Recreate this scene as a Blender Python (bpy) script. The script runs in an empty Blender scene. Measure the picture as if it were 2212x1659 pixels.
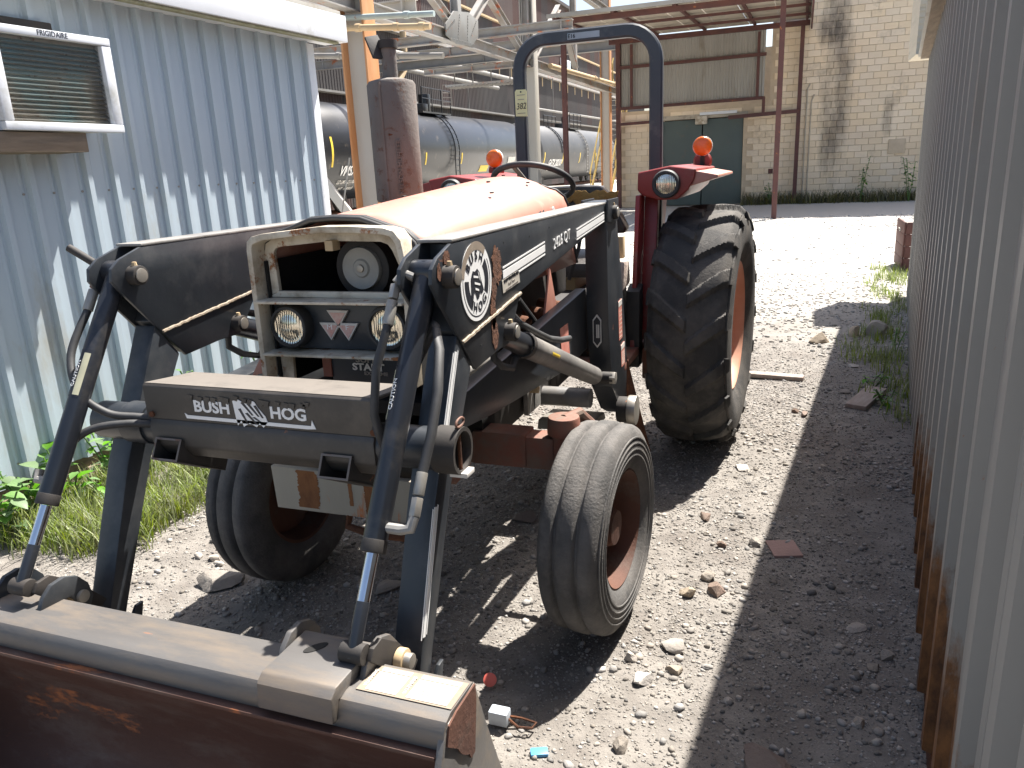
import bpy, bmesh, math, random
import numpy as np
from mathutils import Vector, Matrix
random.seed(7); rng = np.random.default_rng(11)
scene = bpy.context.scene
col = scene.collection
# ------------------------------------------------------------------ camera, sky, sun, exposure
CAM = (1.2587, -2.392, 1.595); YAW, PITCH, ROLL = .3636, .2751, -.0469
def cam_axes():
    f = Vector((-math.sin(YAW)*math.cos(PITCH), math.cos(YAW)*math.cos(PITCH), -math.sin(PITCH)))
    r = Vector((math.cos(YAW), math.sin(YAW), 0)); u = r.cross(f)
    c, s = math.cos(ROLL), math.sin(ROLL)
    return c*r+s*u, -s*r+c*u, f
cd = bpy.data.cameras.new('camera'); cam = bpy.data.objects.new('camera', cd); col.objects.link(cam)
r_, u_, f_ = cam_axes()
mw = Matrix((r_, u_, -f_)).transposed().to_4x4(); mw.translation = CAM
cam.matrix_world = mw
cd.sensor_width = 36; cd.lens = 1648.22/2212*36; cd.clip_start = .05; cd.clip_end = 3000
scene.camera = cam
SUN = Vector((.24, .52, 1.0)).normalized()
w = bpy.data.worlds.new('World'); scene.world = w; w.use_nodes = True
nt = w.node_tree; bg = nt.nodes['Background']
sky = nt.nodes.new('ShaderNodeTexSky'); sky.sky_type = 'NISHITA'; sky.sun_disc = False
sky.sun_elevation = math.asin(SUN.z); sky.sun_rotation = math.atan2(SUN.x, SUN.y)
sky.air_density = 1.0; sky.dust_density = 3.0; sky.ozone_density = 1.0
nt.links.new(sky.outputs[0], bg.inputs[0]); bg.inputs[1].default_value = .075
sl = bpy.data.lights.new('sun', 'SUN'); sl.energy = 5; sl.angle = math.radians(.53); sl.color = (1, .955, .89)
so = bpy.data.objects.new('sun', sl); col.objects.link(so); so.rotation_euler = SUN.to_track_quat('Z', 'Y').to_euler(); so.location = (5, 20, 30)
scene.view_settings.view_transform = 'Standard'; scene.view_settings.look = 'None'
scene.view_settings.exposure = 1.6; scene.view_settings.gamma = 1
scene.view_settings.use_curve_mapping = False
scene.render.engine = 'CYCLES'
scene.cycles.max_bounces = 8; scene.cycles.diffuse_bounces = 5

# ------------------------------------------------------------------ materials
def mk(name, base, rough=.6, metal=0., base2=None, var=.5, vs=6., stretch=(1, 1, 1), rust=0., rs=5., rustcol=(.16, .055, .02),
       bump=0., bs=60., spec=.5, island=0., objrand=0., sat=None, world=False, dirt=0., dirtcol=(.12, .1, .08), ds=2.5, trans=0., coat=0.):
    m = bpy.data.materials.new(name); m.use_nodes = True
    t = m.node_tree; n = t.nodes; l = t.links; p = n['Principled BSDF']
    p.inputs['Roughness'].default_value = rough; p.inputs['Metallic'].default_value = metal
    p.inputs['Specular IOR Level'].default_value = spec
    if trans: p.inputs['Transmission Weight'].default_value = trans
    if coat: p.inputs['Coat Weight'].default_value = coat; p.inputs['Coat Roughness'].default_value = .15
    if world:
        g = n.new('ShaderNodeNewGeometry'); src = g.outputs['Position']
    else:
        g = n.new('ShaderNodeTexCoord'); src = g.outputs['Object']
    mp = n.new('ShaderNodeMapping'); mp.inputs['Scale'].default_value = stretch; l.new(src, mp.inputs[0])
    def noise(scale, detail=5, rgh=.6, vec=None):
        x = n.new('ShaderNodeTexNoise'); x.inputs['Scale'].default_value = scale; x.inputs['Detail'].default_value = detail
        x.inputs['Roughness'].default_value = rgh; l.new(vec or mp.outputs[0], x.inputs['Vector']); return x.outputs[0]
    def mr(v, a, b, c=0., d=1.):
        x = n.new('ShaderNodeMapRange'); x.inputs[1].default_value = a; x.inputs[2].default_value = b
        x.inputs[3].default_value = c; x.inputs[4].default_value = d; l.new(v, x.inputs[0]); return x.outputs[0]
    def mix(fac, a, b):
        x = n.new('ShaderNodeMix'); x.data_type = 'RGBA'
        if isinstance(fac, float): x.inputs[0].default_value = fac
        else: l.new(fac, x.inputs[0])
        for i, v in ((6, a), (7, b)):
            if isinstance(v, tuple): x.inputs[i].default_value = (*v, 1)
            else: l.new(v, x.inputs[i])
        return x.outputs[2]
    b2 = base2 or tuple(v*.6 for v in base)
    c = mix(mr(noise(vs), .5-.25, .5+.25, 0, var*2 if var < .5 else 1.), base, b2)
    if island or objrand:
        if island:
            rn = n.new('ShaderNodeNewGeometry').outputs['Random Per Island']
        else:
            rn = n.new('ShaderNodeObjectInfo').outputs['Random']
        a = island or objrand
        hs = n.new('ShaderNodeHueSaturation'); l.new(c, hs.inputs['Color']); l.new(mr(rn, 0, 1, 1-a, 1+a), hs.inputs['Value'])
        mm = n.new('ShaderNodeMath'); mm.operation = 'MULTIPLY'; mm.inputs[1].default_value = 7.31; l.new(rn, mm.inputs[0])
        fr = n.new('ShaderNodeMath'); fr.operation = 'FRACT'; l.new(mm.outputs[0], fr.inputs[0])
        sa = sat if sat is not None else .45
        l.new(mr(fr.outputs[0], 0, 1, 1-sa, 1+sa), hs.inputs['Saturation'])
        c = hs.outputs[0]
    rr = None
    if dirt:
        dm = mr(noise(ds, 8, .7), .62-dirt*.35, .75-dirt*.2)
        c = mix(dm, c, dirtcol)
    if rust:
        rm = mr(noise(rs, 9, .72), .70-rust*.3, .75-rust*.28)
        rc = mix(mr(noise(rs*4), .35, .65), rustcol, tuple(min(1, v*2.2) for v in rustcol))
        c = mix(rm, c, rc)
        rr = mr(rm, 0, 1, rough, .9); l.new(rr, p.inputs['Roughness'])
        if metal: l.new(mr(rm, 0, 1, metal, 0.), p.inputs['Metallic'])
    l.new(c, p.inputs['Base Color'])
    if bump:
        bn = n.new('ShaderNodeBump'); bn.inputs['Strength'].default_value = bump; bn.inputs['Distance'].default_value = .01
        l.new(noise(bs, 8, .65), bn.inputs['Height']); l.new(bn.outputs[0], p.inputs['Normal'])
    return m
K = {}
K['black'] = mk('loader_black_paint', (.018, .0215, .027), .36, base2=(.036, .041, .047), vs=5, dirt=.35, dirtcol=(.062, .064, .066), ds=4, bump=.06, bs=30, rust=.12, rs=7)
K['cover'] = mk('grimy_cover_paint', (.036, .032, .028), .5, base2=(.06, .053, .046), vs=5, dirt=.4, dirtcol=(.085, .073, .06), ds=5, bump=.06, bs=30, rust=.15, rs=9)
K['covertop'] = mk('shade_darkened_dust', (.13, .115, .1), .6, base2=(.17, .15, .128), vs=6, dirt=.3, dirtcol=(.09, .08, .07), ds=6)  # brown dust, darkened overall in place of the hood's shade on the cover
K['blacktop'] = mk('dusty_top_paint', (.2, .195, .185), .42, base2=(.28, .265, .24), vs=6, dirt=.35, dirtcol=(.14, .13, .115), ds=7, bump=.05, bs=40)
K['weld'] = mk('weld_metal', (.3, .27, .215), .6, metal=.3, base2=(.2, .14, .09), vs=40, bump=.5, bs=90)
K['black2'] = mk('cylinder_black_paint', (.015, .0175, .0225), .28, base2=(.024, .026, .031), vs=7, dirt=.25, dirtcol=(.06, .055, .05), ds=6, bump=.03, bs=40)
K['rubber'] = mk('tyre_rubber', (.042, .041, .04), .82, base2=(.075, .07, .064), vs=5, dirt=.5, dirtcol=(.11, .1, .088), ds=5, bump=.35, bs=90, spec=.3)
K['rubberf'] = mk('front_tyre_rubber', (.06, .059, .058), .85, base2=(.11, .105, .1), vs=7, dirt=.6, dirtcol=(.15, .14, .13), ds=6, bump=.4, bs=110, spec=.3)
K['hose'] = mk('hose_rubber', (.02, .02, .021), .6, base2=(.05, .05, .05), vs=20)
K['hood'] = mk('faded_red_paint', (.44, .185, .135), .5, base2=(.48, .235, .18), vs=2.5, dirt=.25, dirtcol=(.55, .33, .25), ds=6, bump=.02, bs=20, coat=.15)
K['red'] = mk('dark_red_paint', (.3, .025, .022), .4, base2=(.2, .03, .025), vs=4, dirt=.3, dirtcol=(.2, .09, .07), ds=7, bump=.03, bs=40)
K['orange'] = mk('weathered_orange_paint', (.24, .075, .045), .75, base2=(.16, .065, .045), vs=6, dirt=.6, dirtcol=(.14, .105, .08), ds=5, rust=.25, rs=6, bump=.1, bs=50)
K['salmon'] = mk('salmon_rim_paint', (.62, .34, .24), .55, base2=(.5, .22, .13), vs=5, rust=.2, rs=8)
K['shell'] = mk('yellowed_white_paint', (.63, .58, .48), .5, base2=(.5, .43, .32), vs=6, rust=.45, rs=13, rustcol=(.14, .055, .02), dirt=.4, dirtcol=(.26, .2, .13), ds=6, bump=.05, bs=50)
K['plate'] = mk('rust_streaked_white', (.4, .37, .31), .6, base2=(.3, .26, .2), vs=4, stretch=(1, 1, .25), rust=.42, rs=6, rustcol=(.24, .085, .03), bump=.06)
K['dark'] = mk('dark_iron', (.02, .019, .018), .7, base2=(.04, .033, .028), vs=8, rust=.2, rs=6, bump=.1, bs=40)
K['void'] = mk('dark_interior', (.012, .011, .01), .9)
K['steel'] = mk('worn_steel', (.42, .4, .36), .45, metal=.7, base2=(.3, .27, .23), vs=20, rust=.15, rs=14)
K['chrome'] = mk('chrome', (.75, .75, .76), .12, metal=1., base2=(.66, .66, .68), vs=30)
K['bucket'] = mk('worn_bucket_steel', (.15, .143, .135), .5, metal=.3, base2=(.1, .094, .09), vs=4, stretch=(.5, 2, 2), dirt=.45, dirtcol=(.19, .155, .12), ds=5, rust=.2, rs=9, rustcol=(.09, .042, .024), bump=.08, bs=25)
K['bucketrust'] = mk('bucket_rust', (.075, .036, .026), .6, metal=.25, base2=(.11, .055, .04), vs=3, stretch=(.5, 2, 1), dirt=.35, dirtcol=(.14, .1, .08), ds=4, bump=.15, bs=30, rust=.3)
K['ruststreak'] = mk('rust_streak', (.3, .13, .05), .9, base2=(.15, .058, .024), vs=30, stretch=(1, 1, .4), bump=.3)
K['rimrust'] = mk('rusty_rim', (.12, .048, .027), .8, base2=(.07, .03, .02), vs=7, dirt=.25, dirtcol=(.1, .07, .055), ds=6, bump=.3, bs=60)
K['rustp'] = mk('rust', (.15, .052, .017), .9, base2=(.05, .02, .011), vs=18, bump=.8, bs=70)
K['muff'] = mk('muffler_rust', (.118, .102, .09), .85, base2=(.175, .155, .14), vs=5, rust=.45, rs=24, rustcol=(.065, .04, .03), bump=.3, bs=60)
K['decal'] = mk('decal_white', (.8, .8, .79), .4, base2=(.72, .72, .7), vs=12)
K['decalgrey'] = mk('decal_worn', (.7, .68, .64), .5, base2=(.45, .42, .37), vs=14)
K['decalblack'] = mk('decal_black', (.02, .022, .03), .45)
K['decalred'] = mk('faded_warning_label', (.5, .16, .12), .5, base2=(.62, .3, .24), vs=20)
K['labelwhite'] = mk('warning_label_paper', (.5, .475, .42), .5, base2=(.4, .36, .3), vs=9)
K['labelline'] = mk('label_print', (.3, .27, .24), .6)
K['yellow'] = mk('yellow_decal', (.75, .55, .04), .5, base2=(.6, .42, .05), vs=9)
K['tag'] = mk('pale_yellow_card', (.85, .82, .45), .6, base2=(.8, .76, .4), vs=6)
K['adh'] = mk('old_adhesive', (.2, .16, .12), .8, base2=(.26, .21, .16), vs=30)
K['dusty2'] = mk('dusty_grey_bracket', (.3, .29, .27), .6, dirt=.3)
K['ink'] = mk('ink', (.02, .02, .025), .5)
K['grey'] = mk('grey_rops_paint', (.035, .043, .055), .42, base2=(.055, .06, .068), vs=6, dirt=.2, dirtcol=(.1, .1, .1), ds=8)
K['lens'] = mk('lamp_glass', (.8, .78, .7), .12, metal=.85, base2=(.7, .62, .45), vs=30, bump=.3, bs=70)
K['amber'] = mk('amber_lens', (.85, .2, .012), .25, base2=(.7, .13, .01), vs=20, bump=.2, bs=90, coat=.5)
K['seatv'] = mk('black_vinyl', (.025, .022, .02), .4, base2=(.05, .04, .035), vs=14, bump=.2, bs=40)
K['foam'] = mk('torn_yellow_foam', (.36, .22, .07), .9, base2=(.3, .14, .03), vs=12, bump=1., bs=40)
K['ltwall'] = mk('blue_grey_sheet', (.46, .535, .585), .5, base2=(.41, .48, .53), vs=2.2, stretch=(1, 1, .35), dirt=.16, dirtcol=(.36, .35, .3), ds=1.6, bump=.02, bs=12)
K['white'] = mk('white_painted_metal', (.76, .78, .8), .45, base2=(.66, .68, .7), vs=3, dirt=.12, dirtcol=(.45, .45, .4))
K['moss'] = mk('mossy_board', (.4, .38, .28), .9, base2=(.2, .2, .09), vs=14, bump=.5)
K['wood'] = mk('weathered_wood', (.26, .2, .14), .85, base2=(.15, .11, .075), vs=6, stretch=(4, .6, 8), bump=.4, bs=30, dirt=.3)
K['plank'] = mk('grey_plank', (.34, .29, .25), .85, base2=(.24, .18, .15), vs=8, stretch=(5, 1, 5), bump=.3)
K['screen'] = mk('cooler_louvre', (.1, .23, .25), .35, base2=(.2, .16, .12), vs=5, dirt=.3, dirtcol=(.13, .11, .09))
K['pane'] = mk('dusty_plexiglass', (.03, .07, .075), .12, base2=(.1, .085, .065), vs=2.6, dirt=.25, dirtcol=(.16, .14, .11), ds=3, trans=0.)
K['rtwall'] = mk('tan_grey_sheet', (.31, .295, .265), .5, base2=(.26, .248, .225), vs=2, stretch=(1, 1, .35), dirt=.14, dirtcol=(.25, .22, .18), ds=2, rust=.12, rs=30, bump=.03, bs=20)
K['siding'] = mk('cream_siding', (.55, .5, .4), .7, base2=(.46, .41, .32), vs=4, stretch=(.3, .3, 3), dirt=.2, dirtcol=(.25, .21, .15))
K['block'] = mk('painted_block', (.76, .63, .455), .85, base2=(.68, .55, .4), vs=.9, objrand=.05, sat=.1, world=True, bump=.5, bs=16, dirt=.16, dirtcol=(.42, .34, .25), ds=.8)
K['block2'] = mk('painted_block_mass', (.76, .63, .455), .85, base2=(.68, .55, .4), vs=.9, island=.05, sat=.1, world=True, bump=.5, bs=16, dirt=.16, dirtcol=(.42, .34, .25), ds=.8)
K['mortar'] = mk('mortar', (.6, .49, .35), .95, base2=(.45, .36, .26), vs=3, world=True)
K['greendoor'] = mk('green_grey_door', (.085, .11, .1), .55, base2=(.07, .09, .085), vs=1.5, world=True, dirt=.12)
K['rustframe'] = mk('red_oxide_steel', (.12, .045, .035), .7, base2=(.07, .03, .028), vs=3, rust=.25, rs=4)
K['corr'] = mk('grey_corrugated', (.36, .345, .31), .6, base2=(.27, .255, .225), vs=1.2, stretch=(1, 1, .2), dirt=.2, dirtcol=(.2, .17, .13))
K['panelwood'] = mk('canopy_deck', (.48, .42, .33), .8, base2=(.38, .33, .26), vs=1.5, dirt=.2)
K['mill'] = mk('mill_siding', (.048, .042, .041), .75, base2=(.03, .025, .025), vs=.35, stretch=(1, 1, .15), objrand=.22, dirt=.25, dirtcol=(.042, .025, .022), ds=.5, world=True)
K['mill2'] = mk('mill_siding_rust', (.05, .024, .022), .8, base2=(.068, .044, .04), vs=.4, stretch=(1, 1, .15), objrand=.2, world=True)
K['column'] = mk('white_rusty_steel', (.5, .49, .45), .6, base2=(.42, .38, .32), vs=1.2, stretch=(1, 1, .3), rust=.3, rs=1.5, rustcol=(.3, .11, .035), bump=.1)
K['colrust'] = mk('orange_rust_steel', (.42, .14, .03), .75, base2=(.5, .3, .16), vs=1.6, stretch=(1, 1, .35), rust=.3, rs=2.5, rustcol=(.22, .07, .025), bump=.15)
K['beam'] = mk('weathered_beam', (.34, .35, .35), .65, base2=(.24, .2, .16), vs=1.5, rust=.42, rs=2, rustcol=(.2, .07, .035))
K['pipeY'] = mk('ochre_pipe', (.52, .4, .24), .6, base2=(.42, .3, .17), vs=3)
K['pipeB'] = mk('pale_blue_pipe', (.4, .48, .48), .6, base2=(.35, .4, .38), vs=3, rust=.15)
K['pipeG'] = mk('grey_pipe', (.25, .245, .23), .6, base2=(.19, .175, .155), vs=2)
K['yrail'] = mk('yellow_rail', (.42, .29, .05), .6, base2=(.3, .2, .05), vs=2)
K['tankb'] = mk('black_tank_paint', (.014, .016, .02), .3, base2=(.02, .022, .025), vs=.5, spec=.5, dirt=.1)
K['tankg'] = mk('grey_tank_paint', (.06, .062, .064), .5, base2=(.04, .041, .043), vs=.5, dirt=.1)
K['gravel'] = mk('gravel_ground', (.26, .24, .215), .95, base2=(.14, .128, .115), vs=9, dirt=.4, dirtcol=(.15, .133, .118), ds=2.2, bump=1., bs=45, spec=.2)
K['pebble'] = mk('pebbles', (.29, .27, .243), .9, base2=(.21, .193, .175), vs=12, island=.5, bump=.3, bs=120, spec=.25)
K['rock'] = mk('rock', (.36, .32, .27), .9, base2=(.26, .22, .18), vs=12, objrand=.3, bump=.8, bs=40, spec=.2)
K['redrock'] = mk('reddish_rock', (.2, .165, .14), .9, base2=(.16, .12, .105), vs=12, objrand=.2, bump=.8, bs=40, spec=.2)
K['brick'] = mk('pinkish_brick', (.36, .23, .2), .9, base2=(.3, .2, .17), vs=10, bump=.4, bs=50)
def leafmat(name, a, b):
    m = mk(name, a, .5, base2=b, vs=8, island=.3)
    p = m.node_tree.nodes['Principled BSDF']; c = p.inputs['Base Color'].links[0].from_socket
    t = m.node_tree.nodes.new('ShaderNodeBsdfTranslucent'); mx = m.node_tree.nodes.new('ShaderNodeMixShader'); mx.inputs[0].default_value = .4
    m.node_tree.links.new(c, t.inputs[0]); m.node_tree.links.new(p.outputs[0], mx.inputs[1]); m.node_tree.links.new(t.outputs[0], mx.inputs[2])
    m.node_tree.links.new(mx.outputs[0], m.node_tree.nodes['Material Output'].inputs[0]); return m
K['grass'] = leafmat('grass_blades', (.17, .25, .05), (.26, .28, .1))
K['leaf'] = leafmat('broad_leaves', (.1, .22, .05), (.15, .27, .07))

# ------------------------------------------------------------------ mesh helpers
class MB:
    def __init__(s): s.v = []; s.f = []
    def add(s, vs, fs):
        o = len(s.v); s.v += [tuple(p) for p in vs]; s.f += [tuple(i+o for i in f) for f in fs]; return s
    def box(s, a, b, m=None):
        x0, y0, z0 = a; x1, y1, z1 = b
        vs = [Vector(p) for p in ((x0,y0,z0),(x1,y0,z0),(x1,y1,z0),(x0,y1,z0),(x0,y0,z1),(x1,y0,z1),(x1,y1,z1),(x0,y1,z1))]
        if m is not None: vs = [m @ p for p in vs]
        return s.add(vs, [(0,3,2,1),(4,5,6,7),(0,1,5,4),(1,2,6,5),(2,3,7,6),(3,0,4,7)])
    def prism(s, pts, axis, a, b):      # pts 2D in the remaining axes (order x,y,z)
        n = len(pts)
        ar = sum(pts[i][0]*pts[(i+1) % n][1]-pts[(i+1) % n][0]*pts[i][1] for i in range(n))
        if ar < 0: pts = pts[::-1]
        def P(p, c):
            q = list(p); q.insert(axis, c); return q
        vs = [P(p, a) for p in pts]+[P(p, b) for p in pts]
        fs = [tuple(range(n))[::-1], tuple(range(n, 2*n))]+[(i, (i+1) % n, n+(i+1) % n, n+i) for i in range(n)]
        if axis == 1: fs = [f[::-1] for f in fs]
        return s.add(vs, fs)
    def cyl(s, p0, p1, r0, r1=None, seg=20, caps=True):
        r1 = r0 if r1 is None else r1
        p0 = Vector(p0); p1 = Vector(p1); d = (p1-p0).normalized()
        a = d.orthogonal().normalized(); b = d.cross(a)
        vs = []
        for p, r in ((p0, r0), (p1, r1)):
            vs += [p+r*(math.cos(t)*a+math.sin(t)*b) for t in [2*math.pi*i/seg for i in range(seg)]]
        fs = [(i, (i+1) % seg, seg+(i+1) % seg, seg+i) for i in range(seg)]
        if caps: fs += [tuple(range(seg))[::-1], tuple(range(seg, 2*seg))]
        return s.add(vs, fs)
    def tube(s, pts, r, seg=10, closed=False):
        pts = [Vector(p) for p in pts]; n = len(pts); vs = []; a = None
        for i, p in enumerate(pts):
            if closed: d = pts[(i+1) % n]-pts[i-1]
            else: d = pts[min(i+1, n-1)]-pts[max(i-1, 0)]
            d.normalize()
            if a is None: a = d.orthogonal().normalized()
            else: a = (a-d*a.dot(d)).normalized()
            b = d.cross(a)
            vs += [p+r*(math.cos(2*math.pi*k/seg)*a+math.sin(2*math.pi*k/seg)*b) for k in range(seg)]
        fs = []
        for i in range(n if closed else n-1):
            j = (i+1) % n
            fs += [(i*seg+k, i*seg+(k+1) % seg, j*seg+(k+1) % seg, j*seg+k) for k in range(seg)]
        if not closed: fs += [tuple(range(seg))[::-1], tuple(range((n-1)*seg, n*seg))]
        return s.add(vs, fs)
    def lathe(s, prof, m=None, seg=48, closed=False):   # prof (h, r) about local X axis
        n = len(prof); vs = []
        for k in range(seg):
            t = 2*math.pi*k/seg
            for h, r in prof:
                p = Vector((h, r*math.cos(t), r*math.sin(t))); vs.append(m @ p if m is not None else p)
        fs = []
        for k in range(seg):
            k2 = (k+1) % seg
            for i in range(n if closed else n-1):
                j = (i+1) % n
                fs.append((k*n+i, k2*n+i, k2*n+j, k*n+j))
        return s.add(vs, fs)
    def beam(s, p0, p1, wx, wz, upv=(0, 0, 1)):
        p0 = Vector(p0); p1 = Vector(p1); d = (p1-p0); L = d.length; d.normalize()
        u = Vector(upv); sd = d.cross(u)
        if sd.length < 1e-4: sd = d.cross(Vector((1, 0, 0)))
        sd.normalize(); u = sd.cross(d)
        m = Matrix((sd, d, u)).transposed().to_4x4(); m.translation = p0
        return s.box((-wx/2, 0, -wz/2), (wx/2, L, wz/2), m)
    def ibeam(s, p0, p1, wx, wz, t, upv=(0, 0, 1)):
        p0 = Vector(p0); p1 = Vector(p1); d = (p1-p0); L = d.length; d.normalize()
        u = Vector(upv); sd = d.cross(u)
        if sd.length < 1e-4: sd = d.cross(Vector((1, 0, 0)))
        sd.normalize(); u = sd.cross(d)
        m = Matrix((sd, d, u)).transposed().to_4x4(); m.translation = p0
        s.box((-wx/2, 0, wz/2-t), (wx/2, L, wz/2), m); s.box((-wx/2, 0, -wz/2), (wx/2, L, -wz/2+t), m)
        return s.box((-t/2, 0, -wz/2+t), (t/2, L, wz/2-t), m)
    def build(s, name, mat, parent=None, bevel=0, seg=2, smooth=35, loc=None, flip=True):
        me = bpy.data.meshes.new(name); me.from_pydata(s.v, [], s.f)
        if bevel or flip:
            bm = bmesh.new(); bm.from_mesh(me)
            bmesh.ops.recalc_face_normals(bm, faces=bm.faces)
            if bevel:
                es = [e for e in bm.edges if len(e.link_faces) == 2 and e.calc_face_angle(0) > .5]
                bmesh.ops.bevel(bm, geom=es, offset=bevel, segments=seg, profile=.6, affect='EDGES', clamp_overlap=True)
            bm.to_mesh(me); bm.free()
        return link(name, me, mat, parent, smooth, loc)
def link(name, me, mat, parent=None, smooth=35, loc=None):
    if mat is not None: me.materials.append(K[mat] if isinstance(mat, str) else mat)
    if smooth:
        me.polygons.foreach_set('use_smooth', [True]*len(me.polygons)); me.set_sharp_from_angle(angle=math.radians(smooth))
    o = bpy.data.objects.new(name, me); col.objects.link(o)
    if parent: o.parent = parent
    if loc: o.location = loc
    return o
def tag(o, label=None, cat=None, group=None, kind=None):
    if label: o['label'] = label
    if cat: o['category'] = cat
    if group: o['group'] = group
    if kind: o['kind'] = kind
    return o
def empty(name, loc, label, cat, group=None):
    o = bpy.data.objects.new(name, None); col.objects.link(o); o.location = loc; o.empty_display_size = .2
    return tag(o, label, cat, group)
def inset(o): return o
def text(name, s, o, u, v, size, mat, parent=None, bold=0., xs=1., shear=0., ext=.0006, align='CENTER'):
    cu = bpy.data.curves.new('t', 'FONT'); cu.body = s; cu.size = size; cu.offset = bold*size; cu.extrude = ext; cu.align_x = align; cu.align_y = 'CENTER'
    cu.shear = shear; cu.resolution_u = 3
    ob = bpy.data.objects.new('t', cu); col.objects.link(ob)
    dg = bpy.context.evaluated_depsgraph_get(); dg.update()
    me = bpy.data.meshes.new_from_object(ob.evaluated_get(dg)); bpy.data.objects.remove(ob); bpy.data.curves.remove(cu)
    u = Vector(u).normalized(); v = Vector(v).normalized(); nn = u.cross(v)
    m = Matrix((u*xs, v, nn)).transposed().to_4x4(); m.translation = Vector(o)
    me.transform(m); me.name = name
    me.materials.clear()
    return link(name, me, mat, parent, 0)
def quadpatch(name, pts, mat, parent, n, t=.0012):
    # thin flat polygon, raised along n
    n = Vector(n); vs = [Vector(p) for p in pts]; k = len(vs)
    b = MB(); b.add([p for p in vs]+[p+n*t for p in vs], [tuple(range(k, 2*k)), tuple(range(k))[::-1]]+[(i, (i+1) % k, k+(i+1) % k, k+i) for i in range(k)])
    return b.build(name, mat, parent, smooth=0)
def vnoise(x, y, seed=0):
    def h(i, j): 
        a = np.sin(i*127.1+j*311.7+seed*74.7)*43758.5453; return a-np.floor(a)
    xi = np.floor(x); yi = np.floor(y); fx = x-xi; fy = y-yi; fx = fx*fx*(3-2*fx); fy = fy*fy*(3-2*fy)
    return (h(xi, yi)*(1-fx)+h(xi+1, yi)*fx)*(1-fy)+(h(xi, yi+1)*(1-fx)+h(xi+1, yi+1)*fx)*fy
def gz(x, y):
    x = np.asarray(x, float); y = np.asarray(y, float)
    z = (vnoise(x*2.1, y*2.1, 1)-.5)*.018+(vnoise(x*6, y*6, 2)-.5)*.010+(vnoise(x*.6, y*.6, 3)-.5)*.03
    return z-.004

def wavebump(m, sc):
    n = m.node_tree.nodes; l = m.node_tree.links; p = n['Principled BSDF']
    tc = n.new('ShaderNodeTexCoord'); hs = []
    for d in ('X', 'X'):
        w_ = n.new('ShaderNodeTexWave'); w_.bands_direction = d; w_.inputs['Scale'].default_value = sc*(1 if d == 'X' else .6); l.new(tc.outputs['Object'], w_.inputs[0]); hs.append(w_.outputs['Fac'])
    ad = n.new('ShaderNodeMath'); l.new(hs[0], ad.inputs[0]); l.new(hs[1], ad.inputs[1])
    b = n.new('ShaderNodeBump'); b.inputs['Strength'].default_value = .3; b.inputs['Distance'].default_value = .002; l.new(ad.outputs[0], b.inputs['Height']); l.new(b.outputs[0], p.inputs['Normal'])
wavebump(K['lens'], 38)
K['pane'].node_tree.nodes['Principled BSDF'].inputs['Alpha'].default_value = .22
K['grassdry'] = leafmat('dry_grass', (.1, .12, .045), (.2, .17, .08))
# rust eating the foot of the right wall: a stain of its own shape
def footrust(m):
    n = m.node_tree.nodes; l = m.node_tree.links; p = n['Principled BSDF']; src = p.inputs['Base Color'].links[0].from_socket
    ge = n.new('ShaderNodeNewGeometry'); sp = n.new('ShaderNodeSeparateXYZ'); l.new(ge.outputs['Position'], sp.inputs[0])
    def mr(v, a, b, c=0., d=1.):
        x = n.new('ShaderNodeMapRange'); x.inputs[1].default_value = a; x.inputs[2].default_value = b; x.inputs[3].default_value = c; x.inputs[4].default_value = d; l.new(v, x.inputs[0]); return x.outputs[0]
    def ma(op, a, b):
        x = n.new('ShaderNodeMath'); x.operation = op
        for i, v in enumerate((a, b)):
            if isinstance(v, float): x.inputs[i].default_value = v
            else: l.new(v, x.inputs[i])
        return x.outputs[0]
    def noi(sc, st, det=8):
        mp = n.new('ShaderNodeMapping'); mp.inputs['Scale'].default_value = st; l.new(ge.outputs['Position'], mp.inputs[0])
        x = n.new('ShaderNodeTexNoise'); x.inputs['Scale'].default_value = sc; x.inputs['Detail'].default_value = det; x.inputs['Roughness'].default_value = .7; l.new(mp.outputs[0], x.inputs['Vector']); return x.outputs[0]
    hgt = ma('MULTIPLY', mr(sp.outputs[2], .0, .75, 1., 0.), mr(sp.outputs[1], .5, 2.2, 1., .12))
    fac = ma('ADD', ma('ADD', hgt, ma('MULTIPLY', noi(5., (3, 3, .55)), .75)), ma('MULTIPLY', noi(40., (1, 1, .6)), .35))
    msk = mr(fac, .78, .95)
    mx0 = n.new('ShaderNodeMix'); mx0.data_type = 'RGBA'; l.new(mr(noi(16., (1, 1, .5)), .38, .62), mx0.inputs[0]); mx0.inputs[6].default_value = (.07, .028, .012, 1); mx0.inputs[7].default_value = (.26, .11, .035, 1)
    mx = n.new('ShaderNodeMix'); mx.data_type = 'RGBA'; l.new(msk, mx.inputs[0]); l.new(src, mx.inputs[6]); l.new(mx0.outputs[2], mx.inputs[7]); l.new(mx.outputs[2], p.inputs['Base Color'])
footrust(K['rtwall'])

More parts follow.
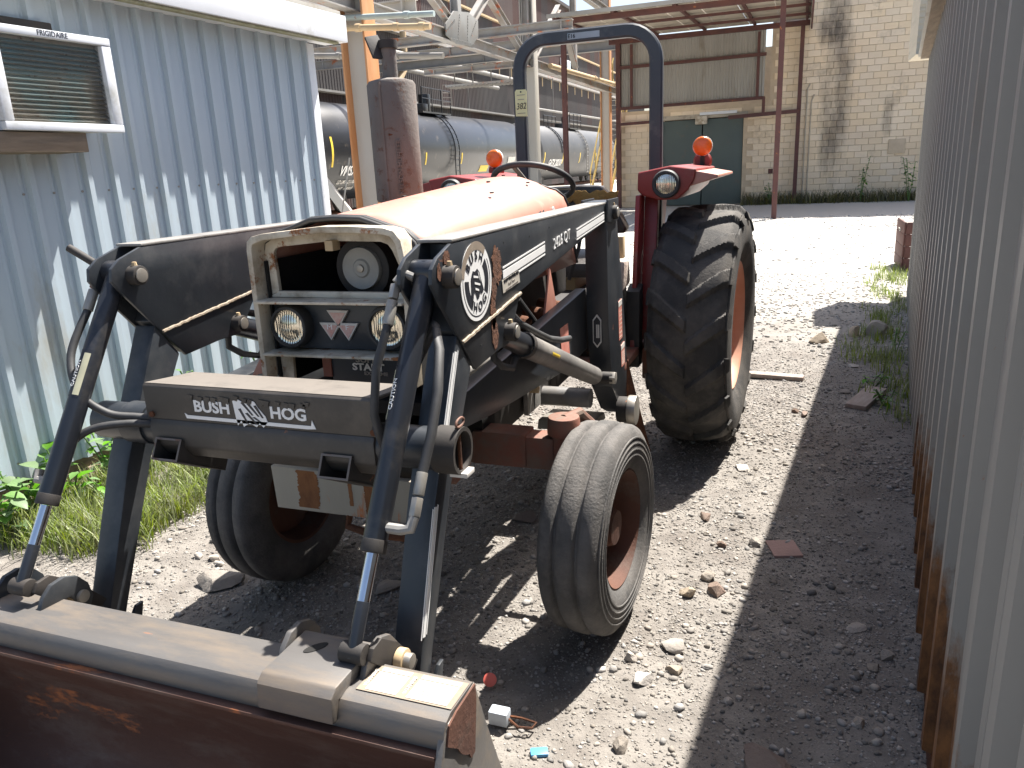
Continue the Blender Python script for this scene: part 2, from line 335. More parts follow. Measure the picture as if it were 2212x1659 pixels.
# the far yard is paler ground than the near gravel
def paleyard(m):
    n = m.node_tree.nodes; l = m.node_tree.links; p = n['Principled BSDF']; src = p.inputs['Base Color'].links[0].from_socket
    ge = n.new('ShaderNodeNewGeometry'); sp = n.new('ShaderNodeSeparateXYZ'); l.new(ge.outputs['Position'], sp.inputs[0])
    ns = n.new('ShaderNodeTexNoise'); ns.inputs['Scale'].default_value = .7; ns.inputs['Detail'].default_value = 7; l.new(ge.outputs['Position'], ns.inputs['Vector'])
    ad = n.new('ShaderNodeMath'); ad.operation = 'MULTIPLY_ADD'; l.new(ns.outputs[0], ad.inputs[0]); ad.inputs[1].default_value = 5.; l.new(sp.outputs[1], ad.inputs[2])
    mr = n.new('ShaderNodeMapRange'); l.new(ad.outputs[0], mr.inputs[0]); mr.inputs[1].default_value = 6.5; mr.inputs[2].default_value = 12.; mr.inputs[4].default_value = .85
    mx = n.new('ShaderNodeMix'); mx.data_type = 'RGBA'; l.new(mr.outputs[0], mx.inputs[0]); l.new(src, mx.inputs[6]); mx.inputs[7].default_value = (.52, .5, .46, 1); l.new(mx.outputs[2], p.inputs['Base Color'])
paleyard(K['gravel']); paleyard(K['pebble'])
# ------------------------------------------------------------------ ground
def axis_pts(lo, hi, step, far):
    a = list(np.arange(lo, hi+1e-6, step)); s = step
    b = a[-1]
    while b < far: s *= 1.35; b += s; a.append(b)
    s = step; b = a[0]
    pre = []
    while b > -far: s *= 1.35; b -= s; pre.append(b)
    return np.array(pre[::-1]+a)
gx = axis_pts(-3, 3, .04, 900); gy = axis_pts(-1.6, 9, .05, 900)
GX, GY = np.meshgrid(gx, gy); GZ = gz(GX, GY)
nx_, ny_ = len(gx), len(gy)
gv = np.stack([GX, GY, GZ], -1).reshape(-1, 3)
ii = (np.arange(ny_-1)[:, None]*nx_+np.arange(nx_-1)[None]).reshape(-1)
gf = np.stack([ii, ii+1, ii+1+nx_, ii+nx_], -1)
def np_mesh(name, v, f):
    me = bpy.data.meshes.new(name); me.vertices.add(len(v)); me.vertices.foreach_set('co', np.asarray(v, np.float32).ravel())
    k = f.shape[1]; me.loops.add(f.size); me.loops.foreach_set('vertex_index', f.astype(np.int32).ravel())
    me.polygons.add(len(f)); me.polygons.foreach_set('loop_start', np.arange(0, f.size, k, dtype=np.int32))
    me.update(calc_edges=True); me.validate(); return me
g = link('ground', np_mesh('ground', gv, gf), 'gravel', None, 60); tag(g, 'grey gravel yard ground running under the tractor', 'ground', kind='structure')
# pebbles: one uncountable mass
t_ = (1+5**.5)/2
ICO = np.array([(-1,t_,0),(1,t_,0),(-1,-t_,0),(1,-t_,0),(0,-1,t_),(0,1,t_),(0,-1,-t_),(0,1,-t_),(t_,0,-1),(t_,0,1),(-t_,0,-1),(-t_,0,1)])/math.hypot(1, t_)
ICF = np.array([(0,11,5),(0,5,1),(0,1,7),(0,7,10),(0,10,11),(1,5,9),(5,11,4),(11,10,2),(10,7,6),(7,1,8),(3,9,4),(3,4,2),(3,2,6),(3,6,8),(3,8,9),(4,9,5),(2,4,11),(6,2,10),(8,6,7),(9,8,1)])
OCT = np.array([(1,0,0),(-1,0,0),(0,1,0),(0,-1,0),(0,0,1),(0,0,-1)], float); OCF = np.array([(0,2,4),(2,1,4),(1,3,4),(3,0,4),(2,0,5),(1,2,5),(3,1,5),(0,3,5)])
def pebbles(n, x0, x1, y0, y1, smin, smax, pw=2.2, base=None):
    IV, IF = (ICO, ICF) if base is None else (OCT, OCF); nv = len(IV)
    P = np.stack([rng.uniform(x0, x1, n), rng.uniform(y0, y1, n)], -1)
    keep = rng.uniform(0, 1, n) < .35+.9*vnoise(P[:, 0]*1.7, P[:, 1]*1.7, 9)
    P = P[keep]; n = len(P)
    s = smin+(smax-smin)*rng.uniform(0, 1, n)**pw
    sc = s[:, None]*np.stack([rng.uniform(.7, 1.3, n), rng.uniform(.6, 1.1, n), rng.uniform(.4, .8, n)], -1)
    a = rng.uniform(0, 6.28, n); ca, sa = np.cos(a), np.sin(a)
    jit = 1+rng.uniform(-.3, .3, (n, nv))
    V = IV[None]*jit[..., None]*sc[:, None]
    X = V[..., 0]*ca[:, None]-V[..., 1]*sa[:, None]; Y = V[..., 0]*sa[:, None]+V[..., 1]*ca[:, None]
    Z = V[..., 2]+(gz(P[:, 0], P[:, 1])+sc[:, 2]*.25)[:, None]
    V = np.stack([X+P[:, :1], Y+P[:, 1:], Z], -1)
    F = IF[None]+(np.arange(n)*nv)[:, None, None]
    return V.reshape(-1, 3), F.reshape(-1, 3)
parts = [pebbles(110000, -1.9, 1.9, -1.2, 1.7, .0016, .0055, 1.6, 1), pebbles(60000, -2.1, 2.2, 1.6, 4.6, .0025, .008, 1.6, 1), pebbles(15000, -1.9, 2.0, -1.3, 1.6, .004, .010), pebbles(4500, -1.9, 2.0, -1.3, 2.2, .008, .02, 3), pebbles(9000, -2.2, 2.3, 1.5, 4.2, .005, .015), pebbles(9000, -1, 2.6, 4.2, 9, .006, .024), pebbles(3500, -2, 4.5, 9, 20, .012, .035)]
vv = []; ff = []; o = 0
for v, f in parts: vv.append(v); ff.append(f+o); o += len(v)
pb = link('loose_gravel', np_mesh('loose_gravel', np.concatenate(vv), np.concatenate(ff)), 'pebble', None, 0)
tag(pb, 'loose grey and tan gravel strewn over the yard', 'gravel', kind='stuff')

def rockmesh(name, r, sub=2, seed=0, flat=.7, rough=.28):
    bm = bmesh.new(); bmesh.ops.create_icosphere(bm, subdivisions=sub, radius=1)
    rr = random.Random(seed); planes = [(Vector((rr.gauss(0, 1), rr.gauss(0, 1), rr.gauss(0, 1))).normalized(), rr.uniform(.42, .75)) for _ in range(13)]
    for v in bm.verts:
        p = v.co.copy()
        for n, d in planes:
            k = p.dot(n)-d
            if k > 0: p -= n*k*.97
        p *= 1+rr.uniform(-.05, .05)*rough*3
        v.co = Vector((p.x*r, p.y*r*.85, p.z*r*flat))
    me = bpy.data.meshes.new(name); bm.to_mesh(me); bm.free(); return me
RK = [  # x, y, size, material, flat, label
 (1.479, 4.673, .105, 'rock', .6, 'tan block-shaped rock beside the shadow edge behind the rear wheel'),
 (1.777, 5.002, .085, 'rock', .9, 'upright grey rock in the shade near the corrugated wall, smaller of the pair'),
 (1.95, 5.04, .12, 'rock', .8, 'larger pointed grey rock near the corrugated wall'),
 (-.934, -.179, .105, 'rock', .45, 'flat pale stone slab between bucket and left front wheel'),
 (-1.0, .12, .06, 'rock', .6, 'whitish sunlit rock among crumbled stones by the left front wheel'),
 (1.257, -.57, .095, 'redrock', .45, 'half-buried reddish stone in the shade at the bottom edge'),
 (.86, -.60, .035, 'rock', .9, 'small upright rock near the blue scrap in front of the bucket'),
 (.80, -.18, .03, 'rock', .8, 'pale pebble-sized rock left of the white rock cluster'),
 (.86, -.28, .04, 'rock', .7, 'white rock in the sunlit cluster before the front wheel'),
 (.95, -.20, .035, 'rock', .7, 'white rock on the right of the sunlit cluster'),
 (.93, -.06, .055, 'rock', .35, 'broad flat pale stone in the sunlit strip'),
 (1.03, .32, .05, 'redrock', .7, 'reddish rock in the sunlit strip beside the front wheel'),
 (.93, .28, .045, 'rock', .6, 'pale angular rock touching a reddish one beside the front wheel'),
 (.99, .42, .04, 'rock', .7, 'cream rock behind the reddish one beside the front wheel'),
 (1.15, .75, .035, 'rock', .8, 'pale upright rock at the shadow edge beside the front wheel'),
 (1.02, .70, .03, 'redrock', .7, 'small brown rock in the sunlit strip past the front wheel'),
 (.92, .95, .045, 'redrock', .4, 'orange brick fragment lying in the rear wheel shadow'),
 (1.04, 1.62, .05, 'rock', .3, 'flat pale stone close behind the rear wheel shadow'),
 (1.35, 2.55, .035, 'redrock', .8, 'brown rock in the sun beside the rear wheel'),
 (1.30, 2.62, .03, 'redrock', .8, 'small brown rock beside the rear wheel, left of its twin'),
 (1.62, 3.15, .05, 'rock', .4, 'flat grey stone near the shadow edge by the plank'),
 (1.70, 3.85, .05, 'rock', .35, 'tan flat stone in shade below the two grey rocks'),
 (1.52, .2, .035, 'rock', .5, 'pale stone lying in the shade beside the corrugated wall'),
 (1.50, -.30, .03, 'rock', .6, 'rounded grey stone in the shade near the wall foot'),
 (1.60, .05, .03, 'rock', .7, 'blue grey stone against the rusty wall foot'),
 (1.56, -.02, .028, 'rock', .6, 'second blue grey stone by the rusty wall foot'),
 (.08, -.36, .09, 'redrock', .5, 'dark brown stone in shade behind the bucket'),
 (-.22, .0, .075, 'rock', .4, 'dark flat stone in shade between front wheels'),
 (-.35, -.52, .1, 'redrock', .45, 'dark half-buried stone under the loader just behind the bucket'),
 (.1, .72, .07, 'redrock', .5, 'yellowish brown stone in shade beneath the front axle'),
]
for k, (x, y, r, m, fl, lb) in enumerate(RK):
    o = link('rock', rockmesh('rock', r*1.08, 3, k, fl), m, None, 22, (x, y, float(gz(x, y))+r*fl*.35)); o.rotation_euler.z = k*1.3
    tag(o, lb, 'rock', 'rocks lying on the gravel')
# crumbled stone pile by left front wheel as small rocks
for k in range(9):
    x = -1.02+random.uniform(-.22, .25); y = .05+random.uniform(-.12, .25)
    o = link('rock', rockmesh('rock', random.uniform(.02, .045), 2, 60+k, .6), 'rock', None, 45, (x, y, float(gz(x, y))+.01))
    tag(o, 'small pale rock in the crumbled heap beside the left front wheel', 'rock', 'crumbled stones by the left front wheel')
# planks, bricks, litter
def slab(name, c, sx, sy, sz, rz, mat, label, cat, rx=0):
    o = MB().box((-sx/2, -sy/2, 0), (sx/2, sy/2, sz)).build(name, mat, None, bevel=.004, loc=(c[0], c[1], float(gz(c[0], c[1]))+c[2])); o.rotation_euler = (rx, 0, rz)
    return tag(o, label, cat)
slab('wood_plank', (1.14, 3.42, .005), .42, .09, .03, -.12, 'plank', 'short grey plank lying in the sun behind the rear wheel', 'plank')
slab('wood_plank', (1.74, 2.98, .01), .13, .42, .03, -.38, 'plank', 'short reddish plank lying in shade near the wall weeds', 'plank', .05)
slab('brick', (1.27, .74, -.01), .12, .14, .02, .3, 'brick', 'flat dark red brick sunk in the shaded gravel', 'brick')
slab('blue_scrap', (.645, -.70, .0), .05, .03, .012, .4, mk('blue_plastic', (.1, .4, .75), .4), 'small bright blue plastic scrap on the gravel by the bucket', 'litter')
o = MB().cyl((0, 0, 0), (0, 0, .006), .022, .022, 14).build('red_reflector', mk('coral_plastic', (.75, .16, .12), .4), None, bevel=.001, loc=(.40, -.46, .012)); o.rotation_euler = (.9, 0, .3); tag(o, 'round coral red plastic disc lying behind the bucket', 'litter')
e = empty('clip_strap', (.5, -.62, .0), 'pale grey metal clip with a rusty loop beside the bucket', 'clip')
MB().box((-.035, -.02, 0), (.025, .02, .045)).build('clip_body', mk('pale_grey_plastic', (.5, .55, .6), .4), e, bevel=.006)
MB().tube([(.02, 0, .02), (.06, -.018, .012), (.10, -.01, .012), (.105, .015, .012), (.06, .02, .014), (.02, .01, .02)], .004, 6).build('loop', 'rustp', e)

# ------------------------------------------------------------------ corrugated sheets
def sheet_loop(L, pitch, prof, off=0.):
    pts = []; s = -off
    while s < L+1e-6:
        for a, h in prof:
            q = s+a*pitch
            if -1e-6 <= q <= L+1e-6: pts.append((q, h))
        s += pitch
    if pts[0][0] > 1e-4: pts.insert(0, (0, pts[0][1]))
    if pts[-1][0] < L-1e-4: pts.append((L, pts[-1][1]))
    return pts
def sheet(name, mat, parent, org, d, n, L, z0, z1, pitch, prof, off=0., th=.003, zj=None):
    """vertical ribbed sheet: runs along d from org, ribs stick out along n"""
    pts = sheet_loop(L, pitch, prof, off); org = Vector(org); d = Vector(d); n = Vector(n); k = len(pts)
    zs = [z0, z1]
    vs = []; fs = []
    for fb in (0, 1):
        for (s, h) in pts:
            for z in zs:
                zz = z
                if z == z0 and zj: zz = z+zj(s)
                p = org+d*s+n*(h-fb*th); vs.append((p.x, p.y, zz))
    nf = 2*k
    for i in range(k-1):
        a = 2*i; fs.append((a, a+2, a+3, a+1)); b = nf+2*i; fs.append((b, b+1, b+3, b+2))
        fs.append((a, b, b+2, a+2)); fs.append((a+1, a+3, b+3, b+1))
    fs.append((0, 1, nf+1, nf)); e_ = 2*(k-1); fs.append((e_, nf+e_, nf+e_+1, e_+1))
    return MB().add(vs, fs).build(name, mat, parent, smooth=25)
# ------------------------------------------------------------------ left shed
LX = lambda y: -2.489+.072*y
ld = Vector((.072, 1, 0)).normalized(); ln = Vector((1, -.072, 0)).normalized()
shed = empty('metal_shed', (-4, 1, 0), 'pale blue grey ribbed metal shed with white fascia on the left', 'shed')
def sh(b): # shift world coords into the shed empty's space
    b.v = [(x+4, y-1, z) for x, y, z in b.v]; return b
PROF_L = [(0, 0), (.42, 0), (.47, .004), (.53, .004), (.58, 0), (.64, 0), (.70, .026), (.88, .026), (.95, 0)]
org0 = Vector((LX(-2.06), -2.06, 0))-Vector((-4, 1, 0))
W6 = .166*6
for k in range(5):
    sheet('wall_panel', 'ltwall', shed, org0+ld*(k*W6)+ln*(.0012*(k % 2)), ld, ln, W6+.02 if k < 4 else 5.0-4*W6, .14, 2.62, .166, PROF_L, 0)
def lwp(y, z, off=0): 
    p = Vector((LX(y), y, z))+ln*off; return p-Vector((-4, 1, 0))
def lbox(name, mat, y0, y1, z0, z1, o0, o1, bevel=.004):
    b = MB(); P = [lwp(y, z, o) for z in (z0, z1) for (y, o) in ((y0, o0), (y1, o0), (y1, o1), (y0, o1))]
    b.add(P, [(0,1,2,3),(4,7,6,5),(0,4,5,1),(1,5,6,2),(2,6,7,3),(3,7,4,0)]); return b.build(name, mat, shed, bevel=bevel)
lbox('fascia', 'white', -2.1, 3.14, 2.575, 2.76, .0, .215)
lbox('drip_board', 'moss', -2.1, 3.05, 2.557, 2.572, .15, .195, .003)
lbox('roof', 'corr', -2.1, 3.14, 2.763, 2.80, -3.5, .17, .004)
lbox('corner_trim', 'white', 2.87, 2.95, .14, 2.56, -.06, .034, .004)
lbox('end_wall', 'ltwall', 2.90, 2.945, .14, 2.56, -3.4, -.065, 0)
lbox('sill_board', 'wood', -2.0, 2.9, .0, .075, -.12, .005, .004)
lbox('sill_board', 'wood', -2.0, 2.9, .08, .15, -.12, -.012, .004)
for k in range(19):
    for zz in (1.58, .24):
        y = .475+.1655*(k-4); p = lwp(y+.03, zz, .0025); MB().cyl(p, p+ln*.006, .007, .006, 8).build('screw_head', 'steel', shed)
# wall-mounted air conditioner
ac = empty('air_conditioner', (LX(.6)+.15, .6, 1.87), 'white framed wall air conditioner with dark louvred front on the blue shed', 'air conditioner')
A0 = Vector(ac.location)
def acp(y, z, o): return Vector((LX(y), y, z))+ln*o-A0
def abox(name, mat, y0, y1, z0, z1, o0, o1, bevel=.004, par=None):
    P = [acp(y, z, o) for z in (z0, z1) for (y, o) in ((y0, o0), (y1, o0), (y1, o1), (y0, o1))]
    return MB().add(P, [(0,1,2,3),(4,7,6,5),(0,4,5,1),(1,5,6,2),(2,6,7,3),(3,7,4,0)]).build(name, mat, par or ac, bevel=bevel)
AY0, AY1, AZ0, AZ1 = .322, .965, 1.873, 2.338
abox('housing', 'shell', AY0+.02, AY1-.02, AZ0+.01, AZ1-.01, .03, .2)
fr = abox('frame_rail', 'white', AY0, AY1, AZ1-.037, AZ1, .2, .258, .006)
abox('frame_rail', 'white', AY0, AY1, AZ0, AZ0+.04, .2, .258, .006)
abox('frame_stile', 'white', AY1-.055, AY1, AZ0+.041, AZ1-.038, .2, .256, .006)
abox('frame_stile', 'white', AY0, AY0+.05, AZ0+.041, AZ1-.038, .2, .256, .006)
zz = AZ0+.05; k = 0
while zz < AZ1-.05:
    P = [acp(y, zz+dz, o) for (o, dz) in ((.203, .018), (.222, .003), (.222, -.001), (.203, .014)) for y in (AY0+.05, AY1-.055)]
    MB().add(P, [(0,1,3,2),(2,3,5,4),(4,5,7,6),(6,7,1,0),(0,2,4,6),(1,7,5,3)]).build('louvre', 'screen', ac, smooth=0); zz += .023
abox('front_pane', 'pane', AY0+.048, AY1-.052, AZ0+.039, AZ1-.036, .226, .229, 0)
text('lettering', 'FRIGIDAIRE', acp(.645, AZ1-.0185, .2585), ld, (0, 0, 1), .037, 'decalblack', ac, bold=.003, xs=.86)
abox('wooden_ledge', 'wood', .0, .745, 1.775, 1.868, .0, .235, .004)
abox('opening_shade_strip', 'dark', .25, .80, AZ1+.02, AZ1+.075, .03, .06, .006)  # dark strip standing in for the shadowed opening above the unit

# ------------------------------------------------------------------ right shed
RXf = lambda y: 1.7165+.1049*y
rd = Vector((.1049, 1, 0)).normalized(); rn = Vector((-1, .1049, 0)).normalized()
rs = empty('corrugated_shed', (4, 3, 0), 'tan grey ribbed metal shed close on the right with a rusty foot', 'shed')
RO = Vector((4, 3, 0))
PROF_R = [(0, 0), (.30, 0), (.325, .014), (.475, .014), (.50, 0), (.62, 0), (.65, .034), (.82, .034), (.85, 0)]
def rwp(y, z, off=0): return Vector((RXf(y), y, z))+rn*off-RO
Ly = 7.2+2.2; WP = .305*3
k = 0; s = 0.
while s < Ly*1.005:
    jit = random.Random(k)
    sheet('wall_panel', 'rtwall', rs, rwp(-2.2, 0)+rd*s+rn*(.002*(k % 2)+jit.uniform(-.003, .003)), rd, rn, min(WP+.025, Ly*1.0055-s), .05 if s < 5 else .015, 2.5, .305, PROF_R, 0,
          zj=lambda q, k=k: .012*math.sin(q*9+k)+(.02 if k % 3 == 1 else 0)); s += WP; k += 1
def rbox(name, mat, y0, y1, z0, z1, o0, o1, bevel=.004):
    P = [rwp(y, z, o) for z in (z0, z1) for (y, o) in ((y0, o0), (y1, o0), (y1, o1), (y0, o1))]
    return MB().add(P, [(0,1,2,3),(4,7,6,5),(0,4,5,1),(1,5,6,2),(2,6,7,3),(3,7,4,0)]).build(name, mat, rs, bevel=bevel)
rbox('rusty_sill', 'rustp', -2.2, 5.3, -.02, .075, -.10, .012, .005)
rbox('roof', 'corr', -2.3, 7.25, 2.53, 2.57, -3.5, .135, .004)
rbox('eave_board', 'wood', -2.25, 7.2, 2.505, 2.528, -.02, .11, .003)
# clapboard porch box at the far end
zz = 2.56; bx0, bx1 = 2.32, 4.2
for k in range(19):
    p = [(7.27, zz), (7.285, zz), (7.297, zz+.064), (7.285, zz+.064)]
    MB().prism([(a-3, c) for a, c in p], 0, bx0-4, bx1-4).build('siding_board', 'siding', rs, smooth=0)
    zz += .06
MB().box((bx0+.004-4, 7.3-3, 2.562), (bx1-4, 8.0-3, 3.7)).build('porch_box', 'siding', rs)
# brown crate
cr = empty('brown_crate', (2.75, 9.6, 0), 'rusty brown slatted crate standing past the far end of the right wall', 'crate')
for k in range(4):
    MB().box((-.17, -.45, .03+k*.16), (-.145, .45, .03+k*.16+.156)).build('slat', 'rustframe', cr, bevel=.004)
    MB().box((-.145, -.47, .03+k*.16), (.5, -.445, .03+k*.16+.156)).build('slat', 'rustframe', cr, bevel=.004)
for (x, y) in ((-.14, -.44), (-.14, .40), (.46, -.44)):
    MB().box((x, y, 0), (x+.05, y+.05, .64)).build('corner_post', 'rustframe', cr, bevel=.003)
MB().tube([(-.19, -.2, .55), (-.20, -.12, .57), (-.19, -.05, .55), (-.185, -.12, .53)], .008, 6, True).build('handle', 'steel', cr)
MB().box((-.14, -.44, .02), (.48, .42, .05)).build('bottom', 'rustframe', cr)
# ------------------------------------------------------------------ block warehouse
WY = 26.4
wh = empty('block_warehouse', (0, WY, 0), 'cream painted concrete block warehouse with black stains and green double door', 'warehouse')
MB().box((-5.05, .03, 0), (-3.5, .3, 3.36)).build('wall', 'mortar', wh); MB().box((-3.5, .03, 2.98), (-.73, .3, 3.36)).build('wall', 'mortar', wh)
MB().box((-.73, .03, 0), (.1, .3, 3.36)).build('wall', 'mortar', wh); MB().box((.1, .03, 0), (14, .3, 13.4)).build('wall', 'mortar', wh)
MB().box((.1, .32, 6.2), (14, 12, 13.4)).build('roof', 'mortar', wh); MB().box((-3.5, .5, 0), (-.73, .55, 3)).build('wall', 'void', wh)
MB().box((-5.3, 9, 0), (14, 12, 6.2)).build('wall', 'mortar', wh)
bw, bh = .405, .203
blk = MB().box((-bw/2+.004, -.01, -bh/2+.004), (bw/2-.004, .045, bh/2-.004)).build('block', 'block', wh, bevel=.007, seg=1, smooth=0); bme = blk.data; bpy.data.objects.remove(blk)
cells = []
r = 0; z = bh/2
while z < 9:
    x = -5.05+bw/2-(bw/2 if r % 2 else 0)
    while x < 12:
        x0, x1 = x-bw/2, x+bw/2
        ok = (x0 >= -5.06 and x1 <= -3.5 and z < 3.3) or (x0 >= -.73 and z < 3.3) or (x0 >= .05) or (x0 > -3.6 and x1 < -.6 and 3.0 < z-bh/2+.06 and z < 3.3)
        if ok: cells.append((x, z))
        x += bw
    z += bh; r += 1
cells.sort(key=lambda c: (0 if (.05 < c[0] < 5.0 and c[1] < 6.1) else 1, abs(c[0]-2.6)*.9+c[1]*.5))
rr = random.Random(4)
for (x, z) in cells[:300]:
    o = bpy.data.objects.new('block', bme); col.objects.link(o); o.parent = wh; o.location = (x, rr.uniform(-.004, .004), z)
b = MB()
for (x, z) in cells[300:]:
    dy = rr.uniform(-.004, .004); b.box((x-bw/2+.005, -.01+dy, z-bh/2+.005), (x+bw/2-.005, .04, z+bh/2-.005))
o = b.build('block_courses', 'block2', wh, flip=False, smooth=0); tag(o, kind='stuff')
# stains on the paint (own shapes, in world space)
for mm in (K['block'], K['block2'], K['mortar']):
    t = mm.node_tree; n = t.nodes; l = t.links; p = n['Principled BSDF']; src = p.inputs['Base Color'].links[0].from_socket
    ge = n.new('ShaderNodeNewGeometry'); sp = n.new('ShaderNodeSeparateXYZ'); l.new(ge.outputs['Position'], sp.inputs[0])
    ns = n.new('ShaderNodeTexNoise'); ns.inputs['Scale'].default_value = 1.1; ns.inputs['Detail'].default_value = 9; ns.inputs['Roughness'].default_value = .7
    mp = n.new('ShaderNodeMapping'); mp.inputs['Scale'].default_value = (1.6, 1, .55); l.new(ge.outputs['Position'], mp.inputs[0]); l.new(mp.outputs[0], ns.inputs['Vector'])
    def M_(op, a, b_=None):
        x = n.new('ShaderNodeMath'); x.operation = op
        for i, v in enumerate((a, b_)):
            if v is None: continue
            if isinstance(v, (int, float)): x.inputs[i].default_value = v
            else: l.new(v, x.inputs[i])
        return x.outputs[0]
    def bump_(xc, wd, zc, zw):
        a = M_('DIVIDE', M_('ABSOLUTE', M_('SUBTRACT', sp.outputs[0], xc)), wd); c = M_('DIVIDE', M_('ABSOLUTE', M_('SUBTRACT', sp.outputs[2], zc)), zw)
        return M_('MAXIMUM', M_('SUBTRACT', M_('SUBTRACT', 1., M_('POWER', a, 2.)), M_('POWER', c, 4.)), 0.)
    s1 = M_('ADD', bump_(2.15, .75, 3.4, 3.6), M_('MULTIPLY', bump_(3.75, .3, 2.7, .9), .85))
    s1 = M_('ADD', s1, M_('MULTIPLY', bump_(1.7, .9, 5.9, 1.0), .5))
    mr = n.new('ShaderNodeMapRange'); l.new(M_('MULTIPLY', s1, ns.outputs[0]), mr.inputs[0]); mr.inputs[1].default_value = .14 if mm is K['mortar'] else .25; mr.inputs[2].default_value = .42 if mm is K['mortar'] else .62; mr.inputs[4].default_value = .88
    mx = n.new('ShaderNodeMix'); mx.data_type = 'RGBA'; l.new(mr.outputs[0], mx.inputs[0]); l.new(src, mx.inputs[6]); mx.inputs[7].default_value = (.06, .05, .042, 1)
    l.new(mx.outputs[2], p.inputs['Base Color'])
for x0, x1 in ((-3.5, -2.14), (-2.10, -.74)):
    d = MB().box((x0, .08, .03), (x1, .14, 2.95)).build('door', 'greendoor', wh, bevel=.01)
    for hz in (.5, 1.6, 2.7):
        xx = x0+.02 if x0 < -3 else x1-.06
        MB().box((xx, .05, hz-.07), (xx+.04, .078, hz+.07)).build('hinge', 'greendoor', d)
MB().box((-3.62, -.03, 2.98), (-.6, .1, 3.12)).build('lintel', 'panelwood', wh, bevel=.01)
MB().box((-2.35, -.12, 2.78), (-1.95, .06, 3.05)).build('door_light', 'shell', wh, bevel=.02); MB().box((-2.2, -.1, 3.08), (-.95, -.04, 3.17)).build('lamp_bar', 'white', wh)
b = MB().tube([(1.28, -.03, .05), (1.28, -.03, 3.7), (1.36, -.03, 3.85)], .022, 8); b.build('conduit', 'panelwood', wh); MB().tube([(1.42, -.03, .05), (1.42, -.03, 3.3), (1.5, -.03, 3.5)], .022, 8).build('conduit', 'panelwood', wh)
MB().box((.15, -.03, 1.02), (.3, .03, 1.18)).build('outlet_box', 'rustframe', wh)
MB().box((3.85, -.06, 1.5), (4.35, -.012, 1.95)).build('electric_box', 'mortar', wh, bevel=.01)
# ------------------------------------------------------------------ steel canopy in front of the warehouse
cn = empty('steel_canopy', (0, 19.4, 0), 'red oxide steel canopy with corrugated back panel in front of the warehouse', 'canopy')
def cb(name, p0, p1, a, bb, mat='rustframe'): 
    q = lambda p: (p[0], p[1]-19.4, p[2]); return MB().beam(q(p0), q(p1), a, bb).build(name, mat, cn)
cb('post', (.61, 19.4, 0), (.61, 19.4, 5.3), .13, .13); cb('post', (-5.06, 19.4, 0), (-5.06, 19.4, 5.4), .13, .13)
cb('post', (1.04, 26.15, 0), (1.04, 26.15, 5.75), .13, .13); cb('post', (-5.03, 26.15, 0), (-5.03, 26.15, 5.7), .16, .16)
roofz = lambda y: 5.46+(y-19.2)*.048
for y, h_ in ((19.4, .14), (21.8, .07), (24.0, .07), (26.12, .16)): cb('roof_beam', (-5.35, y, roofz(y)-.03-h_/2), (1.25, y, roofz(y)-.03-h_/2), .09, h_)
for x in (-5.25, -3.65, -2.05, -.45, 1.15): cb('purlin', (x, 19.15, roofz(19.15)-.012), (x, 26.2, roofz(26.2)-.012), .08, .07)
xs_ = np.linspace(-5.4, 1.28, 8)
for k in range(7):
    x0, x1 = xs_[k]+.01, xs_[k+1]-.01
    b = MB(); vs = [(x, y-19.4, roofz(y)+dz) for dz in (.03, .05) for (x, y) in ((x0, 19.05), (x1, 19.05), (x1, 26.3), (x0, 26.3))]
    b.add(vs, [(0,3,2,1),(4,5,6,7),(0,1,5,4),(1,2,6,5),(2,3,7,6),(3,0,4,7)]).build('roof_panel', 'panelwood', cn)
cb('fascia_board', (1.3, 19.05, 5.35), (1.3, 26.3, 5.72), .05, .42); cb('fascia_board', (-5.4, 19.02, 5.47), (1.3, 19.02, 5.47), .04, .1, 'corr')
PC = [(0, 0), (.15, .004), (.25, .012), (.35, .018), (.5, .02), (.65, .018), (.75, .012), (.85, .004)]
for k in range(5):
    sheet('siding_panel', 'corr', cn, Vector((-4.95+k*.97, 26.2-19.4, 0)), Vector((1, 0, 0)), Vector((0, -1, 0)), .98, 3.5, 5.74, .097, PC)
for zz in (3.46, 4.82): cb('girt', (-5.0, 26.08, zz), (-.05, 26.08, zz+.03), .08, .1)
for x in (-4.55, -.3): cb('strut', (x, 26.08, 3.5), (x, 26.08, 5.55), .07, .09)
cb('girt', (-1.2, 25.95, 2.93), (1.05, 26.05, 3.0), .1, .12); cb('girt', (-5.0, 26.0, 2.93), (-3.7, 26.0, 2.95), .08, .1); cb('strut', (-.08, 26.0, 2.98), (-.08, 26.0, 3.5), .09, .1)
# ------------------------------------------------------------------ mill building far left
mb = empty('mill_building', (-20, 60, 0), 'huge dark rust-stained metal clad mill building behind the tank cars', 'building')
def mbx(name, mat, a, bb, par=None): return MB().box((a[0]+20, a[1]-60, a[2]), (bb[0]+20, bb[1]-60, bb[2])).build(name, mat, par or mb)
PM = [(0, 0), (.45, 0), (.55, .022), (.9, .022)]
y = 12.; k = 0
while y < 112:
    wd = 2.0
    for (z0, z1, m, offx) in ((0, 5.45, 'mill', .0), (5.55, 9.0, 'mill', -.25), (9.3, 12.3, 'mill2' if k % 7 in (1, 2) else 'mill', -1.2), (12.5, 17, 'mill2' if k % 3 else 'mill', -2.4)):
        sheet('siding_panel', m if (k*7+int(z0)) % 9 else 'mill2', mb, Vector((-20+offx+20, y-60, 0)), Vector((0, 1, 0)), Vector((1, 0, 0)), wd, z0, z1, .25, PM, 0)
    y += wd; k += 1
